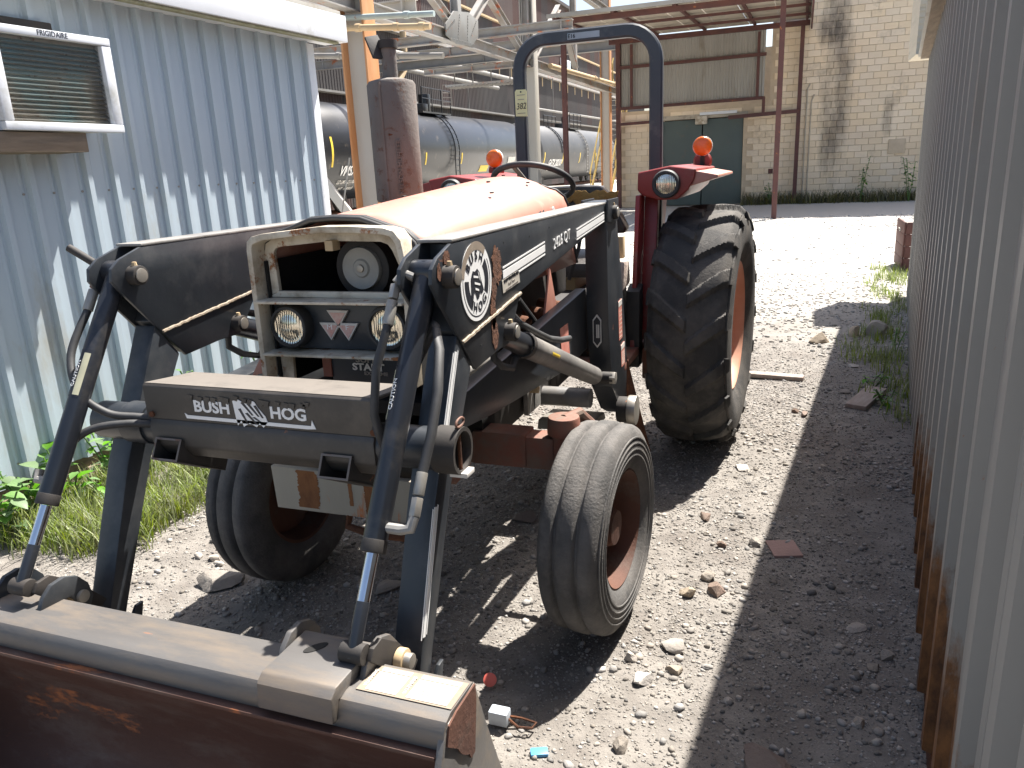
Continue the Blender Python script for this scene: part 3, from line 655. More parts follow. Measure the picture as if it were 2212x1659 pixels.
mbx('ledge', 'pipeG', (-20.2, 12, 5.40), (-19.55, 112, 5.5)); mbx('ledge', 'beam', (-21.3, 12, 9.02), (-19.9, 112, 9.22)); mbx('ledge', 'pipeY', (-22.5, 12, 12.32), (-21.0, 112, 12.45))
mbx('roof', 'mill', (-45, 12, 17), (-22, 112, 17.3)); mbx('end_wall', 'mill', (-45, 11.8, 0), (-20.05, 12, 17))
for (y0, y1, z0, z1) in ((73.5, 75, 10.2, 11.6), (75.6, 77.2, 10.2, 11.6)):
    f = mbx('window', 'white', (-21.1, y0, z0), (-21.0, y1, z1)); mbx('pane', mk('pale_window_glass', (.55, .65, .7), .2), (-20.995, y0+.15, z0+.15), (-20.97, y1-.15, z1-.15), f)
for (z, yy0, yy1, r, m) in ((6.95, 20, 52, .13, 'pipeG'), (7.8, 36, 58, .15, 'pipeG'), (6.2, 60, 100, .1, 'pipeG')):
    MB().cyl((.55, yy0-60, z), (.55, yy1-60, z+.2), r, r, 14).build('pipe', m, mb)
for y in np.arange(44, 96, 2.6): MB().box((-.9, y-60, 8.3), (-.2, y-60+.16, 9.0)).build('bracket', 'pipeY', mb)
for y in (47, 57.5, 66): MB().cyl((.35, y-60, 5.5), (.35, y-60, 9), .05, .05, 8).build('downpipe', 'pipeG', mb)
MB().tube([(.5, 38-60, 9.0), (.5, 38-60, 7.2), (.5, 36.5-60, 5.9)], .18, 12).build('downpipe', 'pipeY', mb)
# ------------------------------------------------------------------ rail track and tank cars
TX = -15.6
tr = MB().box((TX-1.9, 10, -.02), (TX+1.9, 112, .16)).build('track_bed', 'gravel'); tag(tr, 'gravel track bed under the tank cars', 'track', kind='structure')
for sx in (-.72, .72):
    MB().box((TX+sx-.035, 10, .165), (TX+sx+.035, 112, .31)).build('rail', 'rustp', tr)
def tankcar(y0, y1, mat, label, zc=2.5, R=1.77):
    e = empty('tank_car', (TX, (y0+y1)/2, .31), label, 'tank car', 'tank cars on the siding'); L = (y1-y0)/2; zc -= .31
    mY = Matrix.Rotation(math.pi/2, 4, 'Z'); mY.translation = Vector((0, 0, zc))
    hd = [(L-.55*(1-math.cos(t))*0-.55+.55*math.sin(t), R*math.cos(t)) for t in np.linspace(0, math.pi/2-.02, 9)]
    prof = [(-h, r) for h, r in hd[::-1]]+[(0, R)]+hd
    MB().lathe([(prof[0][0], .01)]+prof+[(prof[-1][0], .01)], mY, 64).build('tank', mat, e, smooth=40)
    MB().box((-.5, -L-.5, .75), (.5, L+.5, 1.05)).build('underframe', 'tankb', e)
    for s in (-1, 1):
        MB().box((-1.4, s*(L-.2)-.5, .95), (1.4, s*(L-.2)+.5, 1.05)).build('end_platform', 'tankb', e)
        for w_ in (-.9, .9):
            for sx in (-.75, .75):
                MB().cyl((sx-.06, s*(L-2)+w_, .45), (sx+.06, s*(L-2)+w_, .45), .44, .44, 24).build('wheel', 'dark', e)
    MB().cyl((0, 0, zc+R-.05), (0, 0, zc+R+.35), .55, .55, 20).build('dome', mat, e, bevel=.03); MB().cyl((0, .9, zc+R-.05), (0, .9, zc+R+.85), .28, .28, 18).build('valve_housing', mat, e, bevel=.03)
    MB().box((-1.0, -1.3, zc+R-.12), (1.0, 1.7, zc+R-.05)).build('walkway', 'tankb', e)
    for sx in (-.98, .98):
        rl = MB()
        for yy in (-1.3, -.3, .7, 1.7): rl.cyl((sx, yy, zc+R-.1), (sx, yy, zc+R+.95), .025, .025, 6)
        rl.cyl((sx, -1.3, zc+R+.95), (sx, 1.7, zc+R+.95), .025, .025, 6); rl.cyl((sx, -1.3, zc+R+.5), (sx, 1.7, zc+R+.5), .02, .02, 6)
        rl.build('handrail', 'tankb', e)
    for sx in (1,):
        ld_ = MB()
        arc = [(sx*(R+.12)*math.sin(t), (R+.12)*math.cos(t)+zc) for t in np.linspace(.55, 1.75, 12)]
        for yy in (-.05, .4): ld_.tube([(x, yy, z) for x, z in arc]+[(arc[-1][0]-.02, yy, .7)], .03, 6)
        for q in np.linspace(.6, 1.7, 9): ld_.cyl((sx*(R+.12)*math.sin(q), -.05, (R+.12)*math.cos(q)+zc), (sx*(R+.12)*math.sin(q), .4, (R+.12)*math.cos(q)+zc), .022, .022, 6)
        for q in np.linspace(.8, zc-.4, 5): ld_.cyl((arc[-1][0]-.02, -.05, q), (arc[-1][0]-.02, .4, q), .022, .022, 6)
        ld_.build('ladder', 'pipeG' if mat == 'tankg' else 'tankb', e)
    rs_ = MB().cyl((1.35, -L, 1.12), (1.35, L, 1.12), .03, .03, 8); rs_.build('side_rail', 'pipeG', e)
    return e, zc, R, L
def tank_patch(e, zc, R, ya, yb, z0, z1, mat, name):
    b = MB(); zs = np.linspace(z0, z1, 6); P = []
    for z in zs:
        x = math.sqrt(max(.01, (R+.012)**2-(z-zc)**2)); P += [(x, ya, z), (x, yb, z)]
    b.add(P, [(2*i, 2*i+1, 2*i+3, 2*i+2) for i in range(5)]); return b.build(name, mat, e, smooth=60, flip=False)
e, zc, R, L = tankcar(19.9, 42.4, 'tankb', 'glossy black tank car with white VMSX lettering, nearer one behind the muffler')
yc = (19.9+42.4)/2
for yy, za, zb in ((21.1, 1.6, 2.6), (28.3, 1.6, 2.1), (32.1, 1.6, 2.1), (36.0, 1.6, 2.1), (40.9, 1.65, 2.3)): tank_patch(e, zc, R, yy-yc-.06, yy-yc+.06, za, zb, 'yellow', 'yellow_stripe')
tank_patch(e, zc, R, 34.6-yc, 35.7-yc, 1.2, 1.5, 'yellow', 'warning_label'); tank_patch(e, zc, R, 38.4-yc, 39.5-yc, 1.3, 1.9, 'decalgrey', 'data_panel')
xt = lambda z: math.sqrt(max(.2, (R+.02)**2-(z-zc)**2))
vt = lambda z: (-(z-zc)/xt(z), 0, 1)
text('lettering', 'VMSX', (xt(1.45)+.02, 22.15-yc, 1.45), (0, 1, 0), vt(1.45), .5, 'decal', e, bold=.02, xs=.85, shear=.25)
text('lettering', 'LD LMT  211700', (xt(1.08)+.02, 22.3-yc, 1.08), (0, 1, 0), vt(1.08), .22, 'decalgrey', e, bold=.01, xs=.8, shear=.25)
text('lettering', 'WT   74300LB', (xt(.85)+.02, 22.5-yc, .85), (0, 1, 0), vt(.85), .2, 'decalgrey', e, bold=.01, xs=.8, shear=.25)
e, zc, R, L = tankcar(44.1, 65.5, 'tankg', 'grey tank car with white GATX 202101 lettering, farther one')
yc = (44.1+65.5)/2
for yy in (44.95, 49.0, 53.3, 57.9): tank_patch(e, zc, R, yy-yc-.08, yy-yc+.08, 1.45, 2.15, 'yellow', 'yellow_stripe')
text('lettering', 'GATX 202101', (xt(1.5)+.03, 47.3-yc, 1.5), (0, 1, 0), vt(1.5), .62, 'decal', e, bold=.02, xs=.8, shear=.2)
text('lettering', 'LD LMT', (xt(1.1)+.03, 46.6-yc, 1.1), (0, 1, 0), vt(1.1), .28, 'decalgrey', e, bold=.01, xs=.8, shear=.2)
b = MB()
arc = [((R+.05)*math.sin(t), (R+.05)*math.cos(t)+zc) for t in np.linspace(.4, 1.6, 10)]
for yy in (-6.2, -5.7): b.tube([(x, yy, z) for x, z in arc], .03, 6)
for x, z in arc: b.cyl((x, -6.2, z), (x, -5.7, z), .022, .022, 6)
b.build('ladder', 'tankb', e)
# ------------------------------------------------------------------ crane runway: columns, truss, beams, pipes
CX = -6.6
def column(y, w_, label, face='colrust', x=CX):
    e = empty('steel_column', (x, y, 0), label, 'column', 'runway columns')
    MB().box((-w_/2, -w_*.42, 0), (-w_/2+.04, w_*.42, 9)).build('flange', face, e, bevel=.005); MB().box((w_/2-.04, -w_*.42, 0), (w_/2, w_*.42, 9)).build('flange', face, e, bevel=.005)
    MB().box((-w_/2+.04, -.03, 0), (w_/2-.04, .03, 9)).build('web', 'column', e); MB().box((-w_*.7, -w_*.6, 0), (w_*.7, w_*.6, .05)).build('base_plate', 'rustp', e)
    for xx in (-w_*.55, w_*.55):
        MB().cyl((xx, -w_*.5, .05), (xx, -w_*.5, .1), .03, .03, 6).build('bolt', 'rustp', e)
    return e
column(11.1, .52, 'thick white and orange rust steel column behind the left shed corner')
column(21.0, .42, 'white painted steel column behind the left leg of the roll bar', 'column')
column(31.5, .42, 'rust edged grey steel column beside the canopy', 'colrust', -6.75)
br = empty('brace_strut', (-6.9, 10.2, 0), 'white diagonal steel brace leaning on the rusty column foot', 'brace')
MB().beam((-.35, -.3, 2.0), (.85, .2, 0), .2, .16).build('strut', 'column', br, bevel=.006); MB().cyl((.25, -.6, 0), (.75, -.55, 1.9), .014, .014, 6).build('rod', 'pipeG', br)
K['gussetgrey'] = mk('grey_riveted_plate', (.23, .24, .235), .6, base2=(.18, .17, .155), vs=2, rust=.2, rs=3)
ts = empty('roof_truss', (CX, 16, 4.6), 'riveted grey steel truss with big gusset plate overhead', 'truss')
def tb(name, p0, p1, wx, wz, mat='beam'): return MB().ibeam((p0[0]-CX, p0[1]-16, p0[2]-4.6), (p1[0]-CX, p1[1]-16, p1[2]-4.6), wx, wz, .025).build(name, mat, ts)
tb('bottom_chord', (CX, 9, 4.6), (CX, 34, 4.62), .22, .26); tb('top_chord', (CX, 9, 7.6), (CX, 34, 7.6), .22, .26)
for y in (10.9, 15.7, 20.8, 26): tb('vertical', (CX, y, 4.7), (CX, y, 7.5), .2, .2)
for y0, y1, z0, z1 in ((15.2, 12.3, 4.9, 6.1), (16.3, 18.6, 5.0, 6.6), (17.4, 20.3, 6.0, 4.8), (21.4, 24, 4.9, 6.6), (24.4, 26, 6.4, 4.9)): tb('diagonal', (CX+.06, y0, z0), (CX+.06, y1, z1), .16, .2)
gp = [(14.75, 4.56), (14.75, 4.8), (15.25, 5.14), (16.1, 5.24), (16.7, 5.14), (16.65, 4.75), (16.2, 4.5), (15.3, 4.44)]
gs = MB().prism([(a-16, b_-4.6) for a, b_ in gp], 0, .12, .15).build('gusset_plate', 'gussetgrey', ts, bevel=.003)
rv = MB()
for k in range(9):
    for (ya, za, yb, zb) in ((15.4, 4.6, 15.55, 5.1), (15.95, 4.6, 16.05, 5.15), (14.8, 4.7, 15.25, 4.95), (16.2, 4.75, 16.55, 5.1), (15.0, 4.52, 16.3, 4.56)):
        f = k/8; yy = ya+(yb-ya)*f; zz = za+(zb-za)*f; rv.cyl((.15, yy-16, zz-4.6), (.165, yy-16, zz-4.6), .018, .014, 6)
tag(rv.build('rivets', 'gussetgrey', gs, smooth=0), kind='stuff')
def xbeam(name, y, x0, x1, z, wz, label, mat='beam', wx=.2, cat='beam'):
    e = empty(name, ((x0+x1)/2, y, z), label, cat, 'cross beams overhead'); h = (x1-x0)/2
    MB().ibeam((-h, 0, 0), (h, 0, 0), wx, wz, .025).build('girder', mat, e)
    for k in range(3): MB().box((-h+.3+k*(2*h-.6)/2, -wx/2-.004, -wz/2+.026), (-h+.33+k*(2*h-.6)/2, wx/2, wz/2-.026)).build('stiffener', mat, e)
    return e
xbeam('cross_beam', 18, -16, -4.4, 5.05, .24, 'rusty long cross beam passing beneath the truss gusset')
xbeam('cross_beam', 18.3, -8.8, -5.9, 4.27, .16, 'short rust brown beam above the hanging catwalk', 'beam', .14)
xbeam('cross_beam', 13.2, -15, -6.4, 4.9, .3, 'pale beam crossing behind the rusty column at the left', 'column')
xbeam('cross_beam', 24, -16, -5, 5.6, .3, 'pale girder crossing behind the roll bar', 'beam')
xbeam('cross_beam', 29, -17, -5.5, 6.0, .35, 'farthest grey cross girder behind the canopy edge', 'pipeG')
xbeam('cross_beam', 38, -19, -6, 7.5, .4, 'high distant pale girder against the mill wall', 'beam')
cw = empty('catwalk', (-7, 18.3, 3.85), 'narrow hanging catwalk with a small ladder at its left end', 'catwalk')
MB().box((-1.05, -.3, -.03), (1.1, .3, .02)).build('deck', 'beam', cw)
for x in np.arange(-1, 1.1, .12): MB().box((x, -.31, -.05), (x+.05, .31, -.031)).build('grating_bar', 'pipeG', cw)
for x in (-1.0, -.45, .1, .65, 1.08): MB().cyl((x, .25, 0), (x, .25, .42), .02, .02, 6).build('hanger', 'pipeG', cw)
b = MB(); b.tube([(-1.08, -.1, .05), (-1.22, -.1, .05), (-1.25, -.1, -.1), (-1.25, -.1, -.5)], .014, 6); b.tube([(-1.08, .15, .05), (-1.1, .15, .05), (-1.08, .15, -.1), (-1.08, .15, -.5)], .014, 6)
for z in (-.15, -.27, -.39, -.49): b.cyl((-1.25, -.1, z), (-1.08, .15, z), .011, .011, 6)
b.build('ladder', 'pipeG', cw)
def pipe(name, pts, r, mat, label, collars=()):
    c = Vector(pts[0]); e = empty(name, c, label, 'pipe', 'overhead pipes'); MB().tube([Vector(p)-c for p in pts], r, 14).build('run', mat, e)
    a = Vector(pts[0]); d = Vector(pts[1])-a
    for f in collars: MB().cyl(d*f-d.normalized()*.05, d*f+d.normalized()*.05, r*1.3, r*1.3, 14).build('collar', mat, e)
    return e
pipe('ochre_pipe', [(-7.6, 10.75, 4.25), (-4.95, 10.75, 4.04)], .055, 'pipeY', 'ochre gas pipe crossing in front of the rusty column', (.22, .35, .46, .75, .94))
pipe('blue_pipe', [(-7.6, 10.9, 4.43), (-4.93, 10.9, 4.26)], .05, 'pipeB', 'pale blue pipe just above the ochre pipe by the rusty column', (.8,))
pipe('ochre_pipe', [(-6.35, 22.3, 4.64), (-6.35, 33.5, 4.85)], .08, 'pipeY', 'long ochre pipe running back inside the roll bar opening', (.1, .5, .8))
pipe('grey_pipe', [(-11, 15.5, 4.6), (-6.9, 15.5, 4.25)], .07, 'pipeG', 'grey pipe sloping behind the muffler top', (.3, .7))
st = empty('yellow_stair', (-7.4, 34, 0), 'yellow railed steel stair between the far column and the canopy', 'stair')
for k in range(22): MB().box((-.45, k*.22-1, .28+k*.24), (.45, k*.22-.78, .31+k*.24)).build('tread', 'pipeG', st)
for sx in (-.47, .47):
    MB().beam((sx, -1.1, .15), (sx, 3.9, 5.6), .05, .22).build('stringer', 'yrail', st); MB().beam((sx, -1.1, 1.2), (sx, 3.9, 6.65), .05, .05).build('handrail', 'yrail', st)
    for k in range(6): MB().beam((sx, -1+k*.95, .3+k*1.03), (sx, -1+k*.95, 1.3+k*1.03), .04, .04, (0, 1, 0)).build('post', 'yrail', st)
# ------------------------------------------------------------------ tractor
K['capgrey'] = mk('grey_plastic_cap', (.36, .35, .32), .6, base2=(.28, .27, .24), vs=12)
T = empty('tractor', (0, 0, 0), 'faded red tractor with a black front loader parked on the gravel', 'tractor')
def part(b, name, mat, par=None, **k): return b.build(name, mat, par or T, **k)
# ---- wheels
def front_tyre():
    h = [(-.072,.205),(-.09,.215),(-.104,.25),(-.108,.285),(-.105,.315),(-.098,.338),(-.090,.352),(-.084,.36),(-.075,.3645),(-.052,.3655),(-.046,.361),(-.040,.349),(-.034,.349),(-.028,.362),(-.02,.3705)]
    return h+[(-x, r) for x, r in h[::-1]]
def wheel_front(sx):
    c = (sx*.656, 0, .372); s = sx
    rim = MB()
    prof = [(s*.082,.222),(s*.086,.205),(s*.07,.196),(s*.03,.188),(s*.0,.18),(-s*.012,.15),(-s*.004,.10),(s*.0,.075),(s*.03,.07),(s*.06,.06),(s*.065,.001)]
    rim.lathe(prof, None, 40); rim.lathe([(-s*.0,.18),(-s*.05,.188),(-s*.082,.2),(-s*.084,.222)], None, 40)
    w_ = rim.build('front_wheel', 'rimrust', T, smooth=40, loc=c)
    for k in range(6):
        t = k*math.pi/3; MB().cyl((-s*.004, .105*math.cos(t), .105*math.sin(t)), (s*.014, .105*math.cos(t), .105*math.sin(t)), .011, .011, 6).build('wheel_nut', 'rustp', w_)
    pr = front_tyre(); seg = 96; b = MB(); vs = []
    for k in range(seg):
        t = 2*math.pi*k/seg
        for (h, r) in pr:
            rr = r
            z = r*math.sin(t)
            # slight flattening on the ground
            y = r*math.cos(t)
            if z < -.366: h *= 1.04
            vs.append((h, y, max(z, -.3695)))
    n = len(pr); fs = [(k*n+i, ((k+1) % seg)*n+i, ((k+1) % seg)*n+i+1, k*n+i+1) for k in range(seg) for i in range(n-1)]
    b.add(vs, fs).build('tyre', 'rubberf', w_, smooth=50)
    for j in range(4):
        rr = .262+.02*j; pp = [(s*(.1075-.0016*abs(j-1.2)), rr*math.cos(t), rr*math.sin(t)) for t in np.linspace(0, 2*math.pi, 72, endpoint=False)]
        MB().tube(pp, .0035, 5, True).build('sidewall_rib', 'rubberf', w_)
    return w_
WL = wheel_front(1); WR = wheel_front(-1); WL.rotation_euler.z = math.radians(-5); WR.rotation_euler.z = math.radians(-4)
def rear_tyre(sx):
    R0, hw = .65, .195; nl = 17; seg = 476; nw = 49; vs = []; us = np.linspace(-1, 1, nw)
    prof_side = [(.92,.37),(1.0,.40),(1.08,.46),(1.1,.52),(1.06,.58),(1.02,.62)]
    fs = []
    for k in range(seg):
        th = 2*math.pi*k/seg
        for u in us:
            au = abs(u)
            r = R0-.028*au**2.5-.02*max(0, au-.85)/.15
            # worn chevron lugs, left and right alternating
            off = 0 if u > 0 else .5
            ph = (th/(2*math.pi)*nl+off+.62*au) % 1
            d = abs(ph-.5)
            wl = .15+.05*au
            lug = max(0, min(1, (wl-d)/.035))
            end = min(1, max(0, (u*(1 if u > 0 else -1)+.06)/.05))
            r += .032*lug*end*(1-.25*(1-au))
            vs.append((u*hw, r*math.cos(th), r*math.sin(th)))
    n = nw
    fs = [(k*n+i, ((k+1) % seg)*n+i, ((k+1) % seg)*n+i+1, k*n+i+1) for k in range(seg) for i in range(n-1)]
    b = MB().add(vs, fs)
    # sidewalls
    for s in (1, -1):
        pr = [(s*hw*1.0, .645-.05), (s*hw*1.05, .59), (s*hw*1.10, .54), (s*hw*1.08, .47), (s*hw*.98, .41), (s*hw*.86, .37), (s*hw*.80, .36)]
        seg2 = 170; vs = []
        for k in range(seg2):
            t = 2*math.pi*k/seg2
            for j, (h, r) in enumerate(pr):
                vs.append((h, r*math.cos(t), r*math.sin(t)))
        m = len(pr)
        b.add(vs, [(k*m+i, ((k+1) % seg2)*m+i, ((k+1) % seg2)*m+i+1, k*m+i+1) for k in range(seg2) for i in range(m-1)])
        # shoulder lug ends reaching down the sidewall
        for j in range(nl):
            ph = (j+.5-.62-(0 if s > 0 else .5))/nl*2*math.pi; dth = .2/nl*2*math.pi
            q = [(s*hw*.985, R0-.026, ph-dth), (s*hw*.985, R0-.026, ph+dth), (s*hw*1.06, .585, ph+dth*.7), (s*hw*1.06, .585, ph-dth*.7)]
            q2 = [(h+s*.012, r+.006, a) for h, r, a in q]
            P = [(h, r*math.cos(a), r*math.sin(a)) for h, r, a in q+q2]
            b.add(P, [(4,5,6,7),(0,1,5,4),(1,2,6,5),(2,3,7,6),(3,0,4,7)])
    return b
def wheel_rear(sx):
    s = sx; prof = [(s*.165,.372),(s*.175,.362),(s*.165,.35),(s*.12,.335),(s*.03,.325),(-s*.0,.3),(s*.03,.26),(s*.075,.235),(s*.085,.215),(s*.075,.2),(s*.03,.17),(s*.02,.12),(s*.06,.1),(s*.07,.001)]
    b = MB().lathe(prof, None, 56); b.lathe([(s*.03,.325),(-s*.1,.335),(-s*.165,.35),(-s*.17,.372)], None, 56)
    w_ = b.build('rear_wheel', 'salmon', T, smooth=40, loc=(sx*.78, 2.05, .68))
    for k in range(8):
        t = k*math.pi/4; MB().cyl((s*.02, .145*math.cos(t), .145*math.sin(t)), (s*.05, .145*math.cos(t), .145*math.sin(t)), .016, .016, 6).build('wheel_nut', 'rustp', w_)
    rear_tyre(sx).build('tyre', 'rubber', w_, smooth=40)
    return w_
wheel_rear(1).rotation_euler.z = math.radians(-3); wheel_rear(-1)
# ---- hood
def hood_sec(y):
    f = (y+.47)/1.5; zt = 1.475+.095*min(1, max(0, f))**.9; zs = 1.385+.055*f; hw = .262-.012*f
    if y > .9: zt -= (y-.9)**1.6*.9
    zb = 1.19-.05*f
    pts = [(hw+.004, zb), (hw+.002, (zb+zs)/2), (hw, zs-.02), (hw-.012, zs+.018), (hw-.045, zs+.048), (hw-.1, zt-.018-(.012)), (hw*.32, zt-.004), (0, zt)]
    return pts+[(-x, z) for x, z in pts[-2::-1]]
ys = list(np.linspace(-.425, .9, 12))+[.95, 1.0, 1.03]
vs = []; secs = [hood_sec(y) for y in ys]; n = len(secs[0])
for y, sct in zip(ys, secs):
    for (x, z) in sct:
        q = max(0, (1.56-z))*.42 if y > .85 else 0   # rear edge rakes back towards the bottom
        vs.append((x, y+q*min(1, (y-.85)/.18 if y > .85 else 0), z))
fs = [(k*n+i, k*n+i+1, (k+1)*n+i+1, (k+1)*n+i) for k in range(len(ys)-1) for i in range(n-1)]
hood = part(MB().add(vs, fs), 'hood', 'hood', smooth=50)
sm = hood.modifiers.new('sol', 'SOLIDIFY'); sm.thickness = .004; sm.offset = -1
lastsec = [vs[(len(ys)-1)*n+i] for i in range(n)]
MB().tube([(x*1.004, y+.002, z+.002) for x, y, z in lastsec], .007, 8).build('rubber_edge', 'hose', hood)
fsec = [vs[i] for i in range(n)]
for yo, rr, sc_ in ((-.004, .010, 1.0), (-.020, .009, 1.006), (-.034, .008, 1.0)): MB().tube([(x*sc_, y+yo, z+.001+.25*(sc_-1)) for x, y, z in fsec], rr, 10).build('rubber_seal', 'hose', hood, smooth=60)
for (x, y, z) in ((.17, .35, 1.512), (.05, .62, 1.548), (-.12, .2, 1.515), (.16, .80, 1.535), (.0, .93, 1.568)): MB().box((x-.005, y-.012, z-.004), (x+.005, y+.012, z+.002)).build('clip', 'dark', hood, bevel=.002)
MB().cyl((.2505, .86, 1.41), (.2535, .86, 1.41), .018, .018, 18).build('filler_plug', 'decal', hood)
for k, (y, z, w_) in enumerate(((.28, 1.375, .03), (.33, 1.38, .02), (.40, 1.385, .012), (.55, 1.392, .03), (.62, 1.4, .04), (.68, 1.402, .015))):
    quadpatch('worn_decal', [(.2595, y, z), (.2595, y+w_, z+.004), (.2595, y+w_*.9, z+.022), (.2595, y+w_*.2, z+.016)], 'decalblack', hood, (1, 0, 0), .003)
part(MB().box((-.235, -.02, .62), (.235, .1, 1.36)), 'radiator', 'void'); part(MB().box((-.25, -.48, .97), (-.243, .0, 1.36)), 'inner_panel', 'void'); part(MB().box((.248, -.48, .97), (.255, .0, 1.36)), 'inner_panel', 'void'); part(MB().box((-.24, -.47, .90), (.245, .0, .94)), 'battery_tray', 'void')
part(MB().box((-.17, .1, .55), (.17, 1.1, 1.2)), 'engine_block', 'dark', bevel=.02)
part(MB().box((-.2, 1.0, .55), (.2, 2.2, .95)), 'transmission_case', 'dark', bevel=.03)
part(MB().cyl((-.6, 2.05, .68), (.6, 2.05, .68), .12, .12, 20), 'rear_axle', 'dark')
part(MB().box((-.2, 1.02, 1.0), (.2, 1.22, 1.42)), 'dashboard', 'dark', bevel=.02)
for k in range(4): part(MB().cyl((.17, .28+k*.19, 1.0), (.27, .28+k*.19, .98), .03, .035, 12), 'exhaust_port', 'rustp'); part(MB().prism([(.12, .86), (.34, .86), (.30, 1.19), (.18, 1.19)], 0, .21, .235), 'side_panel', 'orange', bevel=.004)
part(MB().prism([(.60, .98), (.78, 1.0), (.70, 1.18)], 0, .27, .28), 'side_panel', 'hood', bevel=.002)
part(MB().cyl((.22, -.2, .96), (.22, .08, .96), .045, .045, 16), 'oil_filter', 'decalgrey', bevel=.004)
for k in range(3):
    part(MB().tube([(.24, .1+k*.15, 1.1), (.3, .2+k*.16, 1.0-.03*k), (.28, .4+k*.1, .9), (.22, .5, .85)], .011, 8), 'hydraulic_hose', 'hose')
# ---- grille shell
GY0, GY1 = -.560, -.492
def shell_outline(d=0):
    o = [(-.262+d, 1.0), (-.258+d, 1.395), (-.253+d, 1.422-d*.5), (-.236+d*.7, 1.436-d), (-.2+d*.3, 1.444-d), (0, 1.462-d), (.1, 1.461-d), (.205-d*.3, 1.455-d), (.237-d*.7, 1.446-d*.8), (.257-d, 1.42-d*.4), (.270-d, 1.34), (.266-d, 1.0)]
    return o
oo = shell_outline(); oi = shell_outline(.018); n = len(oo)
vs = [(x, y, z) for y in (GY0, GY1) for L_ in (oo, oi) for x, z in L_]
fs = []
for i in range(n-1):
    a, b_, c_, d_ = i, n+i, 2*n+i, 3*n+i
    fs += [(a, a+1, b_+1, b_), (c_, d_, d_+1, c_+1), (a, c_, c_+1, a+1), (b_, b_+1, d_+1, d_)]
fs += [(0, n, 3*n, 2*n), (n-1, 3*n-1, 4*n-1, 2*n-1)]
gr = part(MB().add(vs, fs), 'grille_shell', 'shell', bevel=.003, smooth=45)
def gb(name, pts, y0, y1, mat='shell', bev=.002): return MB().prism(pts, 1, y0, y1).build(name, mat, gr, bevel=bev)
gb('upper_surround', [(-.243, 1.252), (-.205, 1.268), (-.208, 1.385), (-.2, 1.396), (-.18, 1.401), (0, 1.416), (.16, 1.412), (.183, 1.404), (.195, 1.388), (.232, 1.30), (.238, 1.268), (.252, 1.252), (.252, 1.33), (.24, 1.41), (.225, 1.434), (.19, 1.44), (0, 1.446), (-.2, 1.428), (-.234, 1.41), (-.241, 1.38)], -.50, -.485)
gb('upper_surround', [(-.243, 1.25), (.252, 1.25), (.24, 1.268), (-.205, 1.268)], -.503, -.487)
gb('shelf', [(-.245, 1.240), (.252, 1.243), (.252, 1.251), (-.245, 1.248)], -.575, -.48)
gb('shelf', [(-.243, 1.080), (.25, 1.085), (.25, 1.093), (-.243, 1.088)], -.572, -.48)
gb('lamp_panel', [(-.24, 1.092), (.25, 1.096), (.25, 1.24), (-.24, 1.238)], -.50, -.49, 'black')
gb('lower_surround', [(-.243, .99), (-.19, .99), (-.185, 1.079), (-.243, 1.079)], -.50, -.487); gb('lower_surround', [(.2, .99), (.25, .99), (.25, 1.084), (.205, 1.084)], -.50, -.487)
acn = part(MB().cyl((.03, -.385, 1.325), (.03, -.1, 1.33), .092, .092, 40), 'air_cleaner', 'dark', bevel=.008)
# opening behind the surround: hollow the dark box visually by setting the canister in front of it
MB().lathe([(0, .001), (0, .024), (.006, .029), (.006, .054), (.0, .062), (.012, .066), (.02, .064)], Matrix.Translation((.032, -.398, 1.327)) @ Matrix.Rotation(math.pi/2, 4, 'Z') , 40).build('end_cap', 'capgrey', acn, smooth=40)
MB().cyl((.032, -.404, 1.327), (.032, -.392, 1.327), .012, .012, 16).build('cap_bolt', 'steel', acn, bevel=.003)
part(MB().box((-.005, -.53, 1.39), (.022, -.49, 1.42)), 'latch', 'pipeY', bevel=.003)
for (x, z) in ((-.158, 1.165), (.178, 1.171)):
    mm = Matrix.Translation((x, -.50, z)) @ Matrix.Rotation(-math.pi/2, 4, 'Z')
    hb = MB().lathe([(0, .066), (.03, .066), (.042, .062), (.044, .055), (.036, .052)], mm, 40).build('headlight', 'hose', T, smooth=40)
    MB().lathe([(.034, .0535), (.030, .045), (.036, .03), (.04, .015), (.041, .001)], mm, 40).build('lens', 'lens', hb, smooth=60)
def tri(cx_, cz_, s, par=gr):
    P = [(cx_-s, cz_+s*.5), (cx_+s, cz_+s*.5), (cx_, cz_-s*.95)]
    e_ = MB().prism(P, 1, -.512, -.5015).build('emblem_triangle', 'decalgrey', par, bevel=.0015)
    P2 = [(cx_+(a-cx_)*.72, cz_-.002+(c-cz_)*.72) for a, c in P]
    MB().prism(P2, 1, -.5135, -.5122).build('emblem_inlay', mk('faded_emblem_red', (.55, .22, .18), .45, base2=(.6, .5, .45), vs=40), e_, smooth=0)
tri(0, 1.196, .037); tri(-.030, 1.158, .037); tri(.030, 1.158, .037)
text('lettering', 'M', (-.03, -.5142, 1.163), (1, 0, 0), (0, 0, 1), .022, 'decal', gr, xs=1.2); text('lettering', 'F', (.03, -.5142, 1.163), (1, 0, 0), (0, 0, 1), .022, 'decal', gr, xs=1.2)
bt = part(MB().box((-.06, -.48, .95), (.17, -.472, 1.07)), 'battery', 'decalblack', bevel=.003)
text('lettering', 'SUPER', (.075, -.482, 1.058), (1, 0, 0), (0, 0, 1), .026, 'labelline', bt, bold=.02, xs=1.3); text('lettering', 'START', (.07, -.482, 1.035), (1, 0, 0), (0, 0, 1), .030, 'decalgrey', bt, bold=.03, xs=1.25); text('lettering', 'EXTREME', (.095, -.482, 1.016), (1, 0, 0), (0, 0, 1), .015, 'labelline', bt, bold=.02, xs=1.3)
